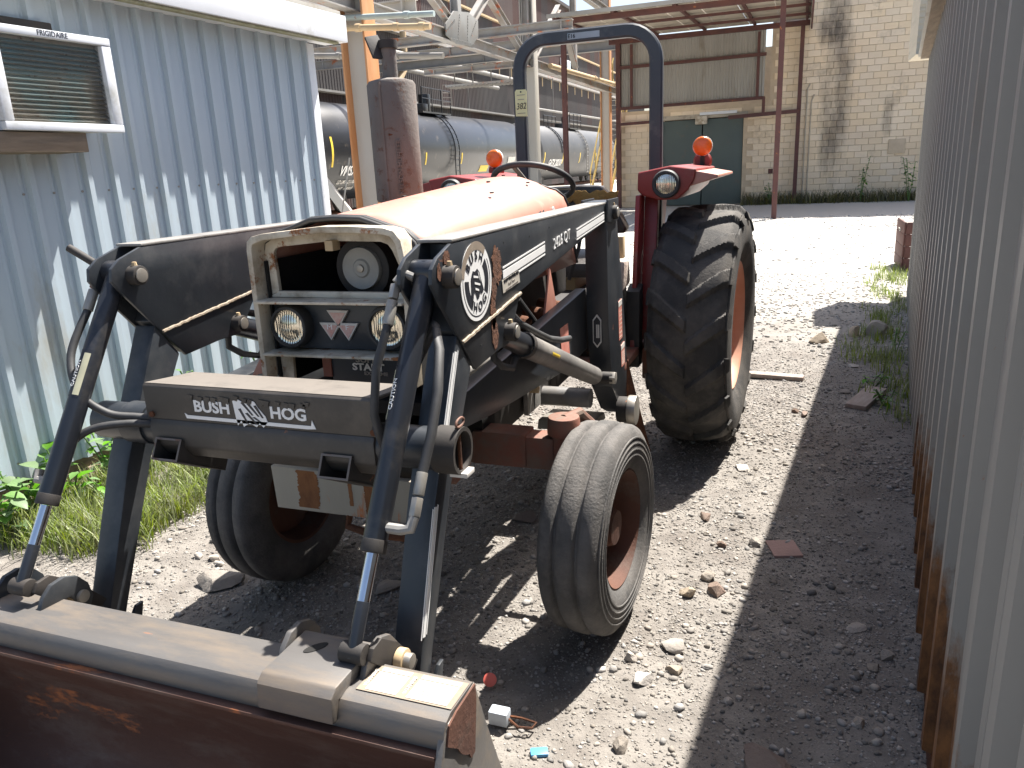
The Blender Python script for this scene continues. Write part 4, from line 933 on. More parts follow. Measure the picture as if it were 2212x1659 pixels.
part(MB().box((-.09, -.484, 1.0), (-.06, -.474, 1.07)), 'battery_clamp', 'orange')
DY = .032
gr.location.y = DY; gr.location.x = -.012
for o_ in T.children:
    if o_.name.split('.')[0] in ('headlight', 'battery', 'battery_clamp', 'latch'): o_.location.y += DY; o_.location.x -= .013
part(MB().prism([(-.34, 1.0), (-.27, 1.02), (-.26, 1.06), (-.30, 1.06)], 1, -.5, -.1), 'side_rail_cover', 'hood', bevel=.004)
# ---- exhaust
ex = part(MB().lathe([(0, .03), (.0, .06), (.012, .092), (.02, .096), (.46, .097), (.474, .088), (.484, .05), (.484, .03)], Matrix.Translation((-.297, .5, 1.475)) @ Matrix.Rotation(-math.pi/2, 4, 'Y'), 44), 'muffler', 'muff', smooth=40)
MB().box((-.302, .40, 1.49), (-.292, .404, 1.94)).build('seam', 'muff', ex)
MB().cyl((-.275, .405, 1.745), (-.225, .44, 1.74), .004, .004, 6).build('weld', 'rustp', ex)
text('lettering', 'NELSON MUFFLER', (-.240, .4165, 1.62), (0, 0, 1), (-.8, -.6, 0), .026, 'muff', ex, bold=.02, ext=.003)
st_ = MB().cyl((-.297, .5, 1.955), (-.297, .5, 2.10), .03, .03, 20).build('stack_pipe', 'muff', ex); MB().lathe([(0, .031), (0, .037), (.03, .037), (.03, .031)], Matrix.Translation((-.297, .5, 2.07)) @ Matrix.Rotation(-math.pi/2, 4, 'Y'), 24).build('clamp_ring', 'dark', ex)
cap = MB().prism([(-.045, -.03), (.04, -.035), (.05, 0), (.04, .035), (-.045, .03)], 2, -.003, .006); m = Matrix.Translation((-.335, .47, 2.075)) @ Matrix.Rotation(1.15, 4, 'Y') @ Matrix.Rotation(.5, 4, 'X')
cap.v = [tuple(m @ Vector(p)) for p in cap.v]; cap.build('rain_cap', 'dark', ex, bevel=.002); MB().box((-.335, .485, 2.06), (-.29, .515, 2.10)).build('cap_hinge', 'dark', ex, bevel=.004)
# ---- ROPS
def rops():
    hw = .41; zt = 2.315; R = .17; w_, d_ = .075, .055; pts = [(-hw, 1.1)]
    for t in np.linspace(math.pi, math.pi/2, 9): pts.append((-hw+R+R*math.cos(t), zt-R+R*math.sin(t)))
    for t in np.linspace(math.pi/2, 0, 9): pts.append((hw-R+R*math.cos(t), zt-R+R*math.sin(t)))
    pts.append((hw, 1.1)); vs = []; n = len(pts)
    for i, p in enumerate(pts):
        a = Vector(pts[min(i+1, n-1)])-Vector(pts[max(i-1, 0)]); a.normalize(); nr = Vector((-a.y, a.x))
        c = w_/2; ch = .01
        for (u, v) in ((-c, -d_/2+ch), (-c+ch, -d_/2), (c-ch, -d_/2), (c, -d_/2+ch), (c, d_/2-ch), (c-ch, d_/2), (-c+ch, d_/2), (-c, d_/2-ch)):
            vs.append((p[0]+nr.x*u, 2.25+v, p[1]+nr.y*u))
    fs = [(i*8+k, i*8+(k+1) % 8, (i+1)*8+(k+1) % 8, (i+1)*8+k) for i in range(n-1) for k in range(8)]+[tuple(range(8)), tuple(range((n-1)*8, n*8))]
    o = MB().add(vs, fs).build('roll_bar', 'grey', T, smooth=40); o.location.x = .045
    quadpatch('sticker', [(-.10, 2.2215, 2.295), (.09, 2.2215, 2.295), (.09, 2.2215, 2.328), (-.10, 2.2215, 2.328)], mk('pale_blue_sticker', (.5, .56, .6), .5), o, (0, -1, 0))
    text('lettering', 'E16', (-.075, 2.2195, 2.311), (1, 0, 0), (0, 0, 1), .03, 'ink', o, bold=.02)
rops()
tg = empty('lot_tag', (-.345, 2.20, 1.97), 'pale yellow card tag numbered 382 hanging on the roll bar leg', 'tag')
MB().prism([(-.037, -.074), (.036, -.078), (.037, .062), (.028, .074), (-.028, .076), (-.038, .064)], 1, -.001, .001).build('card', 'tag', tg)
text('lettering', '382', (0, -.002, -.02), (1, 0, .04), (0, 0, 1), .05, 'ink', tg, xs=.85, shear=.15)
for z, a in ((.045, .05), (.02, .04), (-.058, .05)): MB().box((-a/2, -.0024, z-.002), (a/2, -.0012, z+.001)).build('print_line', 'labelline', tg)
MB().cyl((0, -.003, .062), (0, 0, .062), .005, .005, 10).build('eyelet', 'ink', tg)
# ---- seat and steering wheel
SX = .06
sb = part(MB().prism([(-.28, 1.30), (-.29, 1.42), (-.25, 1.475), (-.1, 1.488), (.12, 1.488), (.24, 1.478), (.27, 1.44), (.29, 1.36), (.34, 1.33), (.38, 1.25), (.37, 1.22), (-.2, 1.22)], 1, 1.86, 1.96), 'seat_back', 'seatv', bevel=.022, seg=3); sb.location.x = -.02
rr = random.Random(5); up_ = [(.05+.29*i/14, 1.452+rr.uniform(-.012, .01)) for i in range(15)]; dn = [(.33-.29*i/14, 1.405+rr.uniform(-.012, .012)-.02*math.sin(i/14*3.14)) for i in range(15)]
MB().prism(up_+dn, 1, 1.846, 1.862).build('torn_foam', 'foam', sb, bevel=.004)
part(MB().prism([(1.5, 1.02), (1.52, 1.1), (1.9, 1.14), (1.95, 1.04)], 0, -.22, .28), 'seat_cushion', 'seatv', bevel=.03)
part(MB().box((-.1, 1.55, .9), (.15, 1.9, 1.03)), 'seat_base', 'pipeY', bevel=.01)
mS = Matrix.Translation((.035, 1.24, 1.52)) @ Matrix.Rotation(math.radians(-28), 4, 'X')
sw = part(MB().tube([mS @ Vector((.195*math.cos(t), .195*math.sin(t), 0)) for t in np.linspace(0, 2*math.pi, 40, endpoint=False)], .014, 10, True), 'steering_wheel', 'hose', smooth=60)
for a in (0.3, 2.4, 4.5): MB().tube([mS @ Vector((.19*math.cos(a), .19*math.sin(a), 0)), mS @ Vector((0, 0, -.03))], .011, 8).build('spoke', 'steel', sw)
MB().cyl(mS @ Vector((0, 0, -.02)), mS @ Vector((0, 0, -.4)), .03, .03, 14).build('column', 'dark', sw)
MB().cyl(mS @ Vector((0, 0, -.035)), mS @ Vector((0, 0, .0)), .04, .03, 16).build('hub', 'dark', sw)
part(MB().tube([(.2, 1.25, 1.05), (.24, 1.3, 1.2), (.25, 1.32, 1.28)], .01, 8), 'lever', 'dark')
# rag, canister clutter beside the seat
part(MB().prism([(1.32, .98), (1.5, 1.0), (1.48, 1.12), (1.36, 1.13)], 0, .30, .46), 'padded_cover', mk('cream_cloth', (.5, .44, .38), .9, bump=.8, bs=60, base2=(.32, .22, .18), vs=9), bevel=.02)
part(MB().box((.40, 1.45, 1.13), (.43, 1.5, 1.24)), 'lever_bracket', 'pipeY', bevel=.003); part(MB().cyl((.34, 1.4, 1.18), (.38, 1.4, 1.18), .05, .05, 18), 'gauge', 'dark')
part(MB().box((.2, 1.15, .62), (.5, 1.7, .66)), 'foot_board', 'orange', bevel=.005); part(MB().box((.22, 1.25, .66), (.42, 1.6, .98)), 'hydraulic_tank', 'dark', bevel=.02)
part(MB().box((.47, 1.75, .42), (.62, 1.79, .72)), 'fender_bracket', 'orange', bevel=.005)
part(MB().beam((.46, 1.15, .75), (.56, 1.35, .12), .03, .07), 'step_strut', 'rustp')
# ---- fenders with lamps
for s in (1, -1):
    X = lambda x: s*x
    pod = [(.455, 1.545), (.452, 1.455), (.475, 1.428), (.56, 1.402), (.66, 1.402), (.715, 1.448), (.745, 1.50), (.755, 1.552), (.62, 1.572)]
    fd = MB().prism([(X(a), c) for a, c in pod], 1, 1.70, 2.62).build('fender', 'red', T, bevel=.012, seg=3)
    MB().prism([(X(a), c) for a, c in ((.73, 1.545), (.86, 1.518), (.862, 1.505), (.70, 1.46))], 1, 1.715, 2.6).build('fender_lip', 'hood' if s > 0 else 'red', fd, bevel=.004)
    MB().prism([(1.50, .66), (1.62, .62), (1.72, .95), (1.80, 1.43), (1.66, 1.43), (1.60, 1.15)], 0, X(.452), X(.475)).build('fender_leg', 'red', fd, bevel=.003)
    MB().prism([(1.66, .72), (1.72, .72), (1.86, 1.42), (1.80, 1.42)], 0, X(.476), X(.545)).build('fender_flange', 'red', fd, bevel=.003)
    MB().prism([(1.5, .55), (1.6, .55), (1.62, .98), (1.52, .95)], 0, X(.43), X(.50)).build('fender_guard', 'dark', fd, bevel=.004)
    MB().prism([(1.7, 1.0), (2.0, .9), (2.4, 1.0), (2.6, 1.41), (1.75, 1.41)], 0, X(.455), X(.468)).build('fender_side', 'red', fd)
    mm = Matrix.Translation((X(.605), 1.70, 1.482)) @ Matrix.Rotation(-math.pi/2, 4, 'Z')
    lp = MB().lathe([(-.05, .072), (.02, .072), (.034, .066), (.034, .055), (.026, .052)], mm, 36).build('work_lamp', 'hose', T, smooth=40)
    MB().lathe([(.024, .054), (.03, .04), (.034, .02), (.035, .001)], mm, 36).build('lens', 'lens', lp, smooth=60)
    ax_, az_ = (.69, 1.672) if s > 0 else (-.65, 1.662)
    al = MB().lathe([(-.028, .001), (-.027, .03), (-.02, .05), (-.012, .056), (.012, .056), (.02, .05), (.027, .03), (.028, .001)], Matrix.Translation((ax_, 2.5, az_)) @ Matrix.Rotation(math.pi/2, 4, 'Z'), 32).build('amber_lamp', 'amber', T, smooth=50)
    MB().lathe([(-.01, .0565), (-.01, .0585), (.01, .0585), (.01, .0565)], Matrix.Translation((ax_, 2.5, az_)) @ Matrix.Rotation(math.pi/2, 4, 'Z'), 32).build('lamp_rim', 'decalgrey', al, smooth=40)
    MB().cyl((ax_, 2.5, 1.55), (ax_, 2.5, az_-.05), .014, .014, 10).build('stem', 'dark', al); MB().lathe([(-.02, .001), (-.018, .045), (.0, .056), (.01, .05), (.01, .001)], Matrix.Translation((ax_, 2.52, 1.585)) @ Matrix.Rotation(math.pi/2, 4, 'Z'), 24).build('red_lens', 'red', al, smooth=50)
# ---- front axle
part(MB().beam((-.5, .02, .63), (.5, .02, .63), .09, .12), 'axle_beam', 'orange', bevel=.012)
for s in (1, -1):
    part(MB().box((s*.30-.10, -.035, .575), (s*.30+.10, .07, .70)), 'axle_sleeve', 'orange', bevel=.008)
    kp = part(MB().cyl((s*.53, .01, .36), (s*.53, .01, .76), .045, .042, 20), 'king_pin', 'orange', bevel=.008); MB().cyl((s*.53, .01, .70), (s*.53, .01, .765), .06, .055, 20).build('collar', 'orange', kp, bevel=.008)
    MB().tube([(s*.53, .01, .75), (s*.56, .1, .75), (s*.6, .16, .68), (s*.6, .2, .58)], .02, 10).build('steering_arm', 'orange', kp)
    part(MB().cyl((s*.53, .0, .372), (s*.66, 0, .372), .04, .04, 16), 'stub_axle', 'dark')
part(MB().cyl((-.58, .22, .5), (.58, .22, .5), .016, .016, 10), 'tie_rod', 'dark')
part(MB().prism([(-.28, .78), (.1, .78), (.12, .6), (-.02, .5), (-.24, .55)], 0, -.13, .13), 'axle_support', 'dark', bevel=.01)
wp = part(MB().prism([(-.302, .708), (.30, .702), (.298, .565), (-.296, .562)], 1, -.515, -.49), 'front_weight_plate', 'plate', bevel=.003)
for x, w_ in ((-.165, .045), (.06, .022), (-.01, .008)):
    rr = random.Random(int(x*1000)); zz_ = np.linspace(.703, .575 if w_ > .01 else .60, 36); P = [(x-w_*(.75+.3*float(vnoise(np.array(i*.35), np.array(x*9)))+rr.uniform(-.07, .07)), z) for i, z in enumerate(zz_)]+[(x+w_*(.6+.35*float(vnoise(np.array(i*.3), np.array(x*7+3)))+rr.uniform(-.07, .07)), z) for i, z in list(enumerate(zz_))[::-1]]
    MB().prism(P, 1, -.5165, -.5155).build('rust_streak', 'ruststreak', wp, smooth=0)
part(MB().tube([(-.03, -.5, .57), (-.03, -.52, .53), (.05, -.53, .52), (.22, -.53, .52), (.25, -.5, .54)], .012, 8), 'tow_hook', 'rustp'); part(MB().prism([(-.45, .80), (-.3, .82), (-.3, .70), (-.45, .70)], 0, -.2, .2), 'front_support', 'dark', bevel=.01)
part(MB().prism([(-.55, .92), (-.35, .86), (-.33, .70), (-.45, .68), (-.60, .80)], 0, .30, .325), 'loader_bracket', 'orange', bevel=.004)
# ------------------------------------------------------------------ loader
K['ferrule'] = mk('zinc_ferrule', (.34, .33, .3), .45, metal=.4, base2=(.24, .22, .19), vs=20)
ARM = [(.86, 1.440), (-.744, 1.432), (-.82, 1.408), (-.852, 1.385), (-.858, 1.352), (-.838, 1.325), (-.64, 1.100), (-.49, 1.112), (-.395, 1.112), (-.352, 1.14), (-.345, 1.165), (-.272, 1.245), (.80, 1.366), (.86, 1.372)]
CORE = [(.855, 1.436), (-.70, 1.428), (-.70, 1.27), (-.735, 1.22), (-.64, 1.108), (-.49, 1.118), (-.40, 1.118), (-.28, 1.243), (.80, 1.37), (.855, 1.376)]
BOOM = [(-.735, 1.21), (-.79, 1.10), (-.915, .85), (-1.06, .48), (-1.12, .32), (-1.065, .32), (-1.0, .47), (-.83, .845), (-.66, 1.11)]
hw = .045
FD = (0, 1, 0); UZ = (0, 0, 1)
def pat(par, name, ptsYZ, x, mat, t=.0012): return quadpatch(name, [(x, y, z) for y, z in ptsYZ], mat, par, (1, 0, 0), t)
for s, cx_ in ((1, .45), (-1, -.495)):
    arm = MB().prism(CORE, 0, cx_-hw+.011, cx_+hw-.011).build('loader_arm', 'black', T, bevel=.004)
    for sd in (-1, 1):
        MB().prism(ARM, 0, cx_+sd*hw, cx_+sd*(hw-.0105)).build('side_plate', 'black', arm, bevel=.0025)
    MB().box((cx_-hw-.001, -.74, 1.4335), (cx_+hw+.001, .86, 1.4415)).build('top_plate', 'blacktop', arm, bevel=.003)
    bo = MB().prism(BOOM, 0, cx_-hw+.012, cx_+hw-.004).build('boom', 'black', arm, bevel=.006)
    MB().prism([(-1.03, .40), (-.985, .455), (-.96, .455), (-.99, .36)], 0, cx_+hw-.002, cx_+hw+.008).build('boom_gusset', 'black', arm, bevel=.002)
    xo = cx_+hw
    # weld beads
    for P, Q in (((-.715, 1.188), (-.28, 1.24)),):
        rr = random.Random(3); pts = [(xo+.001, P[0]+(Q[0]-P[0])*f, P[1]+(Q[1]-P[1])*f+rr.uniform(-.0015, .0015)) for f in np.linspace(0, 1, 40)]
        MB().tube(pts, .0052, 6).build('weld_bead', 'weld', arm)
    # pins
    for (y, z, r) in ((-.785, 1.36, .027), (-.405, 1.15, .026), (.905, 1.395, .03)):
        pn = MB().cyl((cx_-hw-.02, y, z), (cx_+hw+.03, y, z), r, r, 24).build('pivot_pin', 'dark', arm, bevel=.003)
        MB().cyl((cx_+hw+.0305, y, z), (cx_+hw+.034, y, z), r*.72, r*.72, 20).build('pin_face', 'steel', pn, bevel=.001)
        MB().cyl((cx_+hw+.012, y, z+r*.9), (cx_+hw+.012, y, z+r*1.35), .008, .006, 8).build('grease_fitting', 'pipeY', pn)
    # ---- bucket cylinder
    A = Vector((cx_, -.79, 1.37)); Bv = Vector((cx_, -1.245, .665)); d = (Bv-A).normalized(); L = (Bv-A).length
    cy = MB().cyl(A-d*.02, A+d*.64, .0265, .0265, 32).build('bucket_cylinder', 'black2', T, bevel=.004); MB().cyl(A+d*.617, A+d*.645, .0277, .0277, 32).build('gland', 'dark', cy, bevel=.002)
    MB().cyl(A+d*.646, A+d*.745, .0138, .0138, 28).build('rod', 'chrome', cy); MB().cyl(A+d*.745, A+d*(L+.02), .0148, .0145, 24).build('rod_sleeve', 'black2', cy, bevel=.002)
    MB().cyl((cx_-.033, A.y, A.z), (cx_+.033, A.y, A.z), .031, .031, 24).build('cylinder_eye', 'black2', cy, bevel=.004)
    perp = Vector((0, -d.z, d.y))   # forward-up normal of the barrel in the yz plane
    if perp.y > 0: perp = -perp
    side = Vector((1, 0, 0))
    # caution sticker wrapped on the barrel front
    vs = []; fs = []; c0 = A+d*.235; nA = 9
    a0, a1 = ((-.55, .75) if s < 0 else (-1.35, -.05))
    for i in range(nA):
        a = a0+(a1-a0)*i/(nA-1)
        for f in (0, .13): vs.append(c0+d*f+.0272*(math.cos(a)*perp+math.sin(a)*side))
    fs = [(2*i, 2*i+1, 2*i+3, 2*i+2) for i in range(nA-1)]
    MB().add(vs, fs).build('caution_label', 'decalblack', cy, smooth=60, flip=False)
    vs = []; b0, b1 = ((.1, .72) if s < 0 else (-1.3, -.75))
    for i in range(nA):
        a = b0+(b1-b0)*i/(nA-1)
        for f in (.01, .125): vs.append(c0+d*f+.0276*(math.cos(a)*perp+math.sin(a)*side))
    lb = MB().add(vs, fs).build('label_field', mk('pale_yellow_label', (.6, .58, .4), .5), cy, smooth=60, flip=False)
    a = -.2 if s < 0 else -.42
    nrm = math.cos(a)*perp+math.sin(a)*side
    text('lettering', 'CAUTION', c0+d*.068+.0286*nrm, -d, (-d).cross(nrm)*-1, .016, 'decal', cy, bold=.01)
    # hoses
    if s > 0:
        f0 = A+d*.035+perp*.038-side*.012; ff = f0
        el = MB().tube([A+d*.02-side*.02+perp*.02, A+d*.015-side*.045+perp*.028, A+d*.04-side*.056+perp*.03], .0115, 10).build('elbow_fitting', 'dusty2', cy)
        q = A+d*.045-side*.057+perp*.03
        MB().cyl(q, q+d*.035, .0125, .0125, 6).build('hex_nut', 'steel', cy, bevel=.001); MB().cyl(q+d*.04, q+d*.10, .013, .013, 16).build('hose_ferrule', 'ferrule', cy, bevel=.002)
        pts = [q+d*.10, q+d*.2+perp*-.005-side*.01, q+d*.3-perp*.04-side*.012, q+d*.36-perp*.09, (.30, -.86, 1.05)]
        MB().tube(pts, .0105, 10).build('hose', 'hose', cy, smooth=60)
        p0 = A+d*.59+side*.015; el = MB().tube([p0, p0+side*.04-perp*.002, p0+side*.062-d*.004, p0+side*.066-d*.03], .012, 10).build('elbow_fitting', 'dusty2', cy)
        q = p0+side*.066-d*.03; MB().cyl(q, q-d*.04, .0135, .0135, 6).build('hex_nut', 'steel', cy, bevel=.001); MB().cyl(q-d*.045, q-d*.095, .0125, .0125, 16).build('hose_ferrule', 'ferrule', cy, bevel=.002)
        q2 = q-d*.095; pts = [q2, q2-d*.08+side*.005, q2-d*.18+side*.002, q2-d*.28-side*.018-perp*.01, q2-d*.35-side*.05-perp*.03, (.36, -.87, 1.03)]
        MB().tube(pts, .0115, 10).build('hose', 'hose', cy, smooth=60)
    else:
        q = A+d*.02-side*.055+perp*.01; MB().tube([A-side*.02, A-side*.05+perp*.005, q], .0125, 10).build('elbow_fitting', 'dusty2', cy)
        MB().cyl(q, q+d*.035, .0135, .0135, 6).build('hex_nut', 'orange', cy, bevel=.001); MB().cyl(q+d*.04, q+d*.10, .0135, .0135, 16).build('hose_ferrule', 'ferrule', cy, bevel=.002)
        def bez(P, n=24):
            P = [Vector(p) for p in P]; out = []
            for i in range(len(P)-1):
                p0 = P[max(i-1, 0)]; p1 = P[i]; p2 = P[i+1]; p3 = P[min(i+2, len(P)-1)]
                for k in range(8):
                    t = k/8; out.append(.5*((2*p1)+(-p0+p2)*t+(2*p0-5*p1+4*p2-p3)*t*t+(-p0+3*p1-3*p2+p3)*t**3))
            return out+[P[-1]]
        MB().tube(bez([q+d*.10, (-.55, -.94, 1.17), (-.50, -.98, 1.08), (-.44, -.96, 1.02), (-.38, -.92, 1.0), (-.33, -.89, .99)]), .0105, 10).build('hose', 'hose', cy, smooth=60)
        MB().tube(bez([(-.53, -1.06, .90), (-.51, -1.04, .945), (-.46, -1.0, .985), (-.39, -.95, .99), (-.33, -.9, .975)]), .0105, 10).build('hose', 'hose', cy, smooth=60)
        MB().cyl((cx_-.02, A.y-.01, A.z+.0), (cx_-.13, A.y-.03, A.z+.07), .011, .011, 12).build('indicator_rod', 'dark', cy)
        el = MB().tube([A+d*.585-side*.015, A+d*.585-side*.055, A+d*.56-side*.06], .012, 10).build('elbow_fitting', 'dusty2', cy)
    # ---- lift cylinder
    P0 = Vector((cx_, -.405, 1.15)); P1 = Vector((cx_, .80, .685)); d = (P1-P0).normalized(); L = (P1-P0).length
    lc = MB().cyl(P0+d*.28, P0+d*(L-.06), .040, .040, 28).build('lift_cylinder', 'black' if s < 0 else mk('dusty_cylinder_paint', (.09, .085, .08), .5, base2=(.2, .19, .175), vs=5, dirt=.3, dirtcol=(.25, .23, .2)), T, bevel=.008)
    MB().cyl(P0-d*.01, P0+d*.28, .033, .036, 24).build('rod_end', 'black2', lc, bevel=.004); MB().lathe([(0, .0445), (.03, .0445)], Matrix.Translation(P0+d*.26) @ d.to_track_quat('X', 'Z').to_matrix().to_4x4(), 24).build('gland', 'dark', lc)
    MB().cyl((cx_-.05, .80, .685), (cx_+.075, .80, .685), .027, .027, 18).build('pivot_pin', 'dark', lc, bevel=.003); MB().cyl((cx_+.06, .80, .685), (cx_+.085, .80, .685), .03, .03, 6).build('nut', 'steel', lc, bevel=.002)
    nrm = Vector((0, -d.z, d.y)); nrm = nrm if nrm.z > 0 else -nrm
    MB().tube([P0+d*.06+nrm*.05, P0+d*.2+nrm*.06, P0+d*.4+nrm*.058, P0+d*.55+nrm*.06, P0+d*.68+nrm*.075, P0+d*.80+nrm*.10], .012, 10).build('hose', 'hose', lc, smooth=60)
    MB().tube([P0+d*.02-nrm*.035, P0+d*.03-nrm*.075, P0+d*.1-nrm*.09, P0+d*.19-nrm*.085, P0+d*.21-nrm*.05], .011, 10).build('return_hose', 'hose', lc, smooth=60)
    vs = []; nA = 7
    for i in range(nA):
        a = -.2+1.3*i/(nA-1)
        for f in (.47, .56): vs.append(P0+d*f+.0412*(math.cos(a)*Vector((1, 0, 0))-math.sin(a)*nrm*.6))
    MB().add(vs, [(2*i, 2*i+1, 2*i+3, 2*i+2) for i in range(nA-1)]).build('caution_label', 'yellow', lc, smooth=60, flip=False)
    # ---- mast
    ms = MB().prism([(.81, 1.444), (.99, 1.444), (1.02, 1.33), (1.13, .99), (1.27, .42), (1.18, .40), (1.05, .46), (.885, .62), (.825, .92)], 0, cx_-hw-.004, cx_+hw+.004).build('mast', 'black', T, bevel=.005)
    MB().prism([(.80, 1.452), (1.0, 1.452), (1.0, 1.36), (.92, 1.35), (.80, 1.36)], 0, cx_+hw+.005, cx_+hw+.013).build('ear_plate', 'black', ms, bevel=.002); MB().prism([(.80, 1.452), (1.0, 1.452), (1.0, 1.36), (.80, 1.36)], 0, cx_-hw-.013, cx_-hw-.005).build('ear_plate', 'black', ms, bevel=.002)
    dk = MB().cyl((cx_+hw, 1.02, .47), (cx_+hw+.075, 1.02, .47), .062, .062, 28).build('pipe_end', 'dark', ms, bevel=.004); MB().cyl((cx_+hw+.05, 1.02, .47), (cx_+hw+.09, 1.02, .47), .07, .07, 28).build('end_cap', 'steel', dk, bevel=.004)
    # ---- side rail of the loader frame
    MB().prism([(.85, 1.075), (-.55, .985), (-.62, .90), (-.3, .86), (.5, .79), (.85, .80)], 0, cx_-s*.06-.05*0-(.045), cx_-s*.06-.045+.085 if s < 0 else cx_-.055).build('frame_rail', 'black', T, bevel=.008)
    if s > 0:
        dc = T.children[-1]
        XO = xo+.0012
        # upper-arm decals
        lg = MB().cyl((xo+.0005, -.607, 1.322), (xo+.0022, -.607, 1.322), .1, .1, 56).build('round_decal', 'decal', arm, smooth=30)
        def ring(r0, r1, a0, a1, mat, dx, nm='decal_ring'):
            P = []; n_ = 40
            for i in range(n_+1):
                a = a0+(a1-a0)*i/n_
                for r in (r0, r1): P.append((xo+dx, -.607+r*math.cos(a), 1.322+r*math.sin(a)))
            return MB().add(P, [(2*i, 2*i+1, 2*i+3, 2*i+2) for i in range(n_)]).build(nm, mat, lg, smooth=0)
        ring(.0865, .0895, math.radians(165), math.radians(395), 'decalblack', .0026); ring(.052, .078, math.radians(172), math.radians(240), 'decalblack', .0026); ring(.052, .078, math.radians(-32), math.radians(42), 'decalblack', .0026)
        ring(.080, .1015, math.radians(50), math.radians(168), K['adh'], .0027, 'worn_adhesive')
        def arctext(sx_, r, ac, step, flip=False):
            for i, ch in enumerate(sx_):
                a = math.radians(ac+(i-(len(sx_)-1)/2)*step*(1 if flip else -1)); rad = Vector((0, math.cos(a), math.sin(a)))
                tang = Vector((0, math.sin(a), -math.cos(a)))
                text('lettering', ch, Vector((xo+.003, -.607, 1.322))+rad*r, tang if not flip else -tang, rad if not flip else -rad, .034, 'decalblack', lg, bold=.012)
        arctext('BUSH', .066, 102, 27); arctext('HOG', .066, -78, 29, True)
        HG = [(-.645, 1.335), (-.632, 1.352), (-.618, 1.349), (-.603, 1.355), (-.59, 1.345), (-.582, 1.325), (-.572, 1.308), (-.566, 1.295), (-.58, 1.288), (-.592, 1.293), (-.598, 1.281), (-.612, 1.278), (-.618, 1.292), (-.63, 1.3), (-.636, 1.283), (-.645, 1.27), (-.647, 1.3)]
        quadpatch('hog_emblem', [(xo+.0026, y, z) for y, z in HG], 'decalblack', lg, (1, 0, 0), .0006)
        for (q0, q1) in (((-.63, 1.335), (-.6, 1.33)), ((-.625, 1.318), (-.59, 1.31)), ((-.622, 1.303), (-.6, 1.297)), ((-.6, 1.343), (-.588, 1.32))):
            (ya, za), (yb, zb) = q0, q1; quadpatch('emblem_highlight', [(xo+.0034, ya, za), (xo+.0034, yb, zb), (xo+.0034, yb, zb+.005), (xo+.0034, ya, za+.006)], 'decal', lg, (1, 0, 0), .0006)
        # stripes: (y0,z0)-(y1,z1) thick middle with two thin lines
        def stripes(par, y0, z0, y1, z1, hts):
            for (o_, h_) in hts: pat(par, 'stripe', [(y0, z0+o_), (y1, z1+o_), (y1, z1+o_+h_), (y0, z0+o_+h_)], XO, 'decal')
        stripes(arm, -.42, 1.313, -.035, 1.345, ((-.011, .021), (-.022, .0045), (.0165, .0045))); stripes(arm, .345, 1.352, .775, 1.386, ((-.011, .02), (-.021, .0045), (.0155, .0045)))
        text('lettering', '2426 QT', (XO+.0005, .16, 1.353), (0, 1, .085), UZ, .05, 'decal', arm, bold=.004, xs=1.1)
        sl_ = pat(arm, 'dealer_label', [(-.425, 1.262), (-.285, 1.273), (-.293, 1.309), (-.43, 1.298)], XO, 'labelwhite')
        text('lettering', 'SEALY TRACTOR, INC', (XO+.0016, -.357, 1.2985), (0, 1, .085), UZ, .0145, 'decalblack', sl_, xs=.85); text('lettering', 'Sealy, Texas', (XO+.0016, -.357, 1.285), (0, 1, .085), UZ, .011, 'labelline', sl_)
        text('lettering', '409-885-3518   800-749-2423', (XO+.0016, -.355, 1.272), (0, 1, .085), UZ, .0085, 'labelline', sl_)
        # rust patches with chipped outlines
        def rustpatch(cyy, czz, ry, rz, seed, n=26, par=arm):
            rr = random.Random(seed); P = [(cyy+ry*math.cos(t)*rr.uniform(.75, 1.2), czz+rz*math.sin(t)*rr.uniform(.8, 1.15)) for t in np.linspace(0, 2*math.pi, n, endpoint=False)]
            pat(par, 'rust_patch', P, xo+.0004, 'rustp', .0014)
        rustpatch(-.462, 1.345, .035, .052, 1); rustpatch(-.49, 1.285, .018, .03, 6); rustpatch(-.505, 1.225, .02, .045, 2); rustpatch(-.50, 1.165, .024, .045, 7); rustpatch(-.775, 1.402, .018, .018, 3, 18); rustpatch(-.82, 1.375, .012, .02, 4, 14)
        for (y, z) in ((-.18, 1.395), (-.17, 1.355), (.02, 1.405), (-.40, 1.40), (-.66, 1.20), (-.64, 1.25), (-.60, 1.155)): MB().cyl((xo, y, z), (xo+.001, y, z), .003, .003, 8).build('bolt_hole', 'void', arm)
        # boom stripes
        for (o_, w_) in ((0, .0125), (-.009, .003), (.0175, .003)):
            for (ya, za, yb, zb) in ((-.757, 1.175, -.885, .915), (-.925, .84, -1.035, .56)):
                q = [(ya+o_, za), (ya+o_+w_, za-.004), (yb+o_+w_, zb-.004), (yb+o_, zb)]; pat(bo, 'stripe', q, xo-.0035, 'decal')
        # plates on the mast
        nx = xo+.0045
        pl_ = MB().prism([(.43, .94), (.449, .965), (.449+.0, .965)][:2]+[(.468, .94), (.468, .84), (.449, .815), (.43, .84)], 1, .8165, .8215).build('serial_plate', 'decalgrey', ms, smooth=0); MB().prism([(.434, .935), (.449, .955), (.464, .935), (.464, .845), (.449, .825), (.434, .845)], 1, .8150, .8162).build('plate_field', 'decalblack', pl_, smooth=0)
        for k in range(2): MB().box((.446+k*.008, .8138, .86), (.452+k*.008, .8148, .92)).build('plate_print', 'decalgrey', pl_)
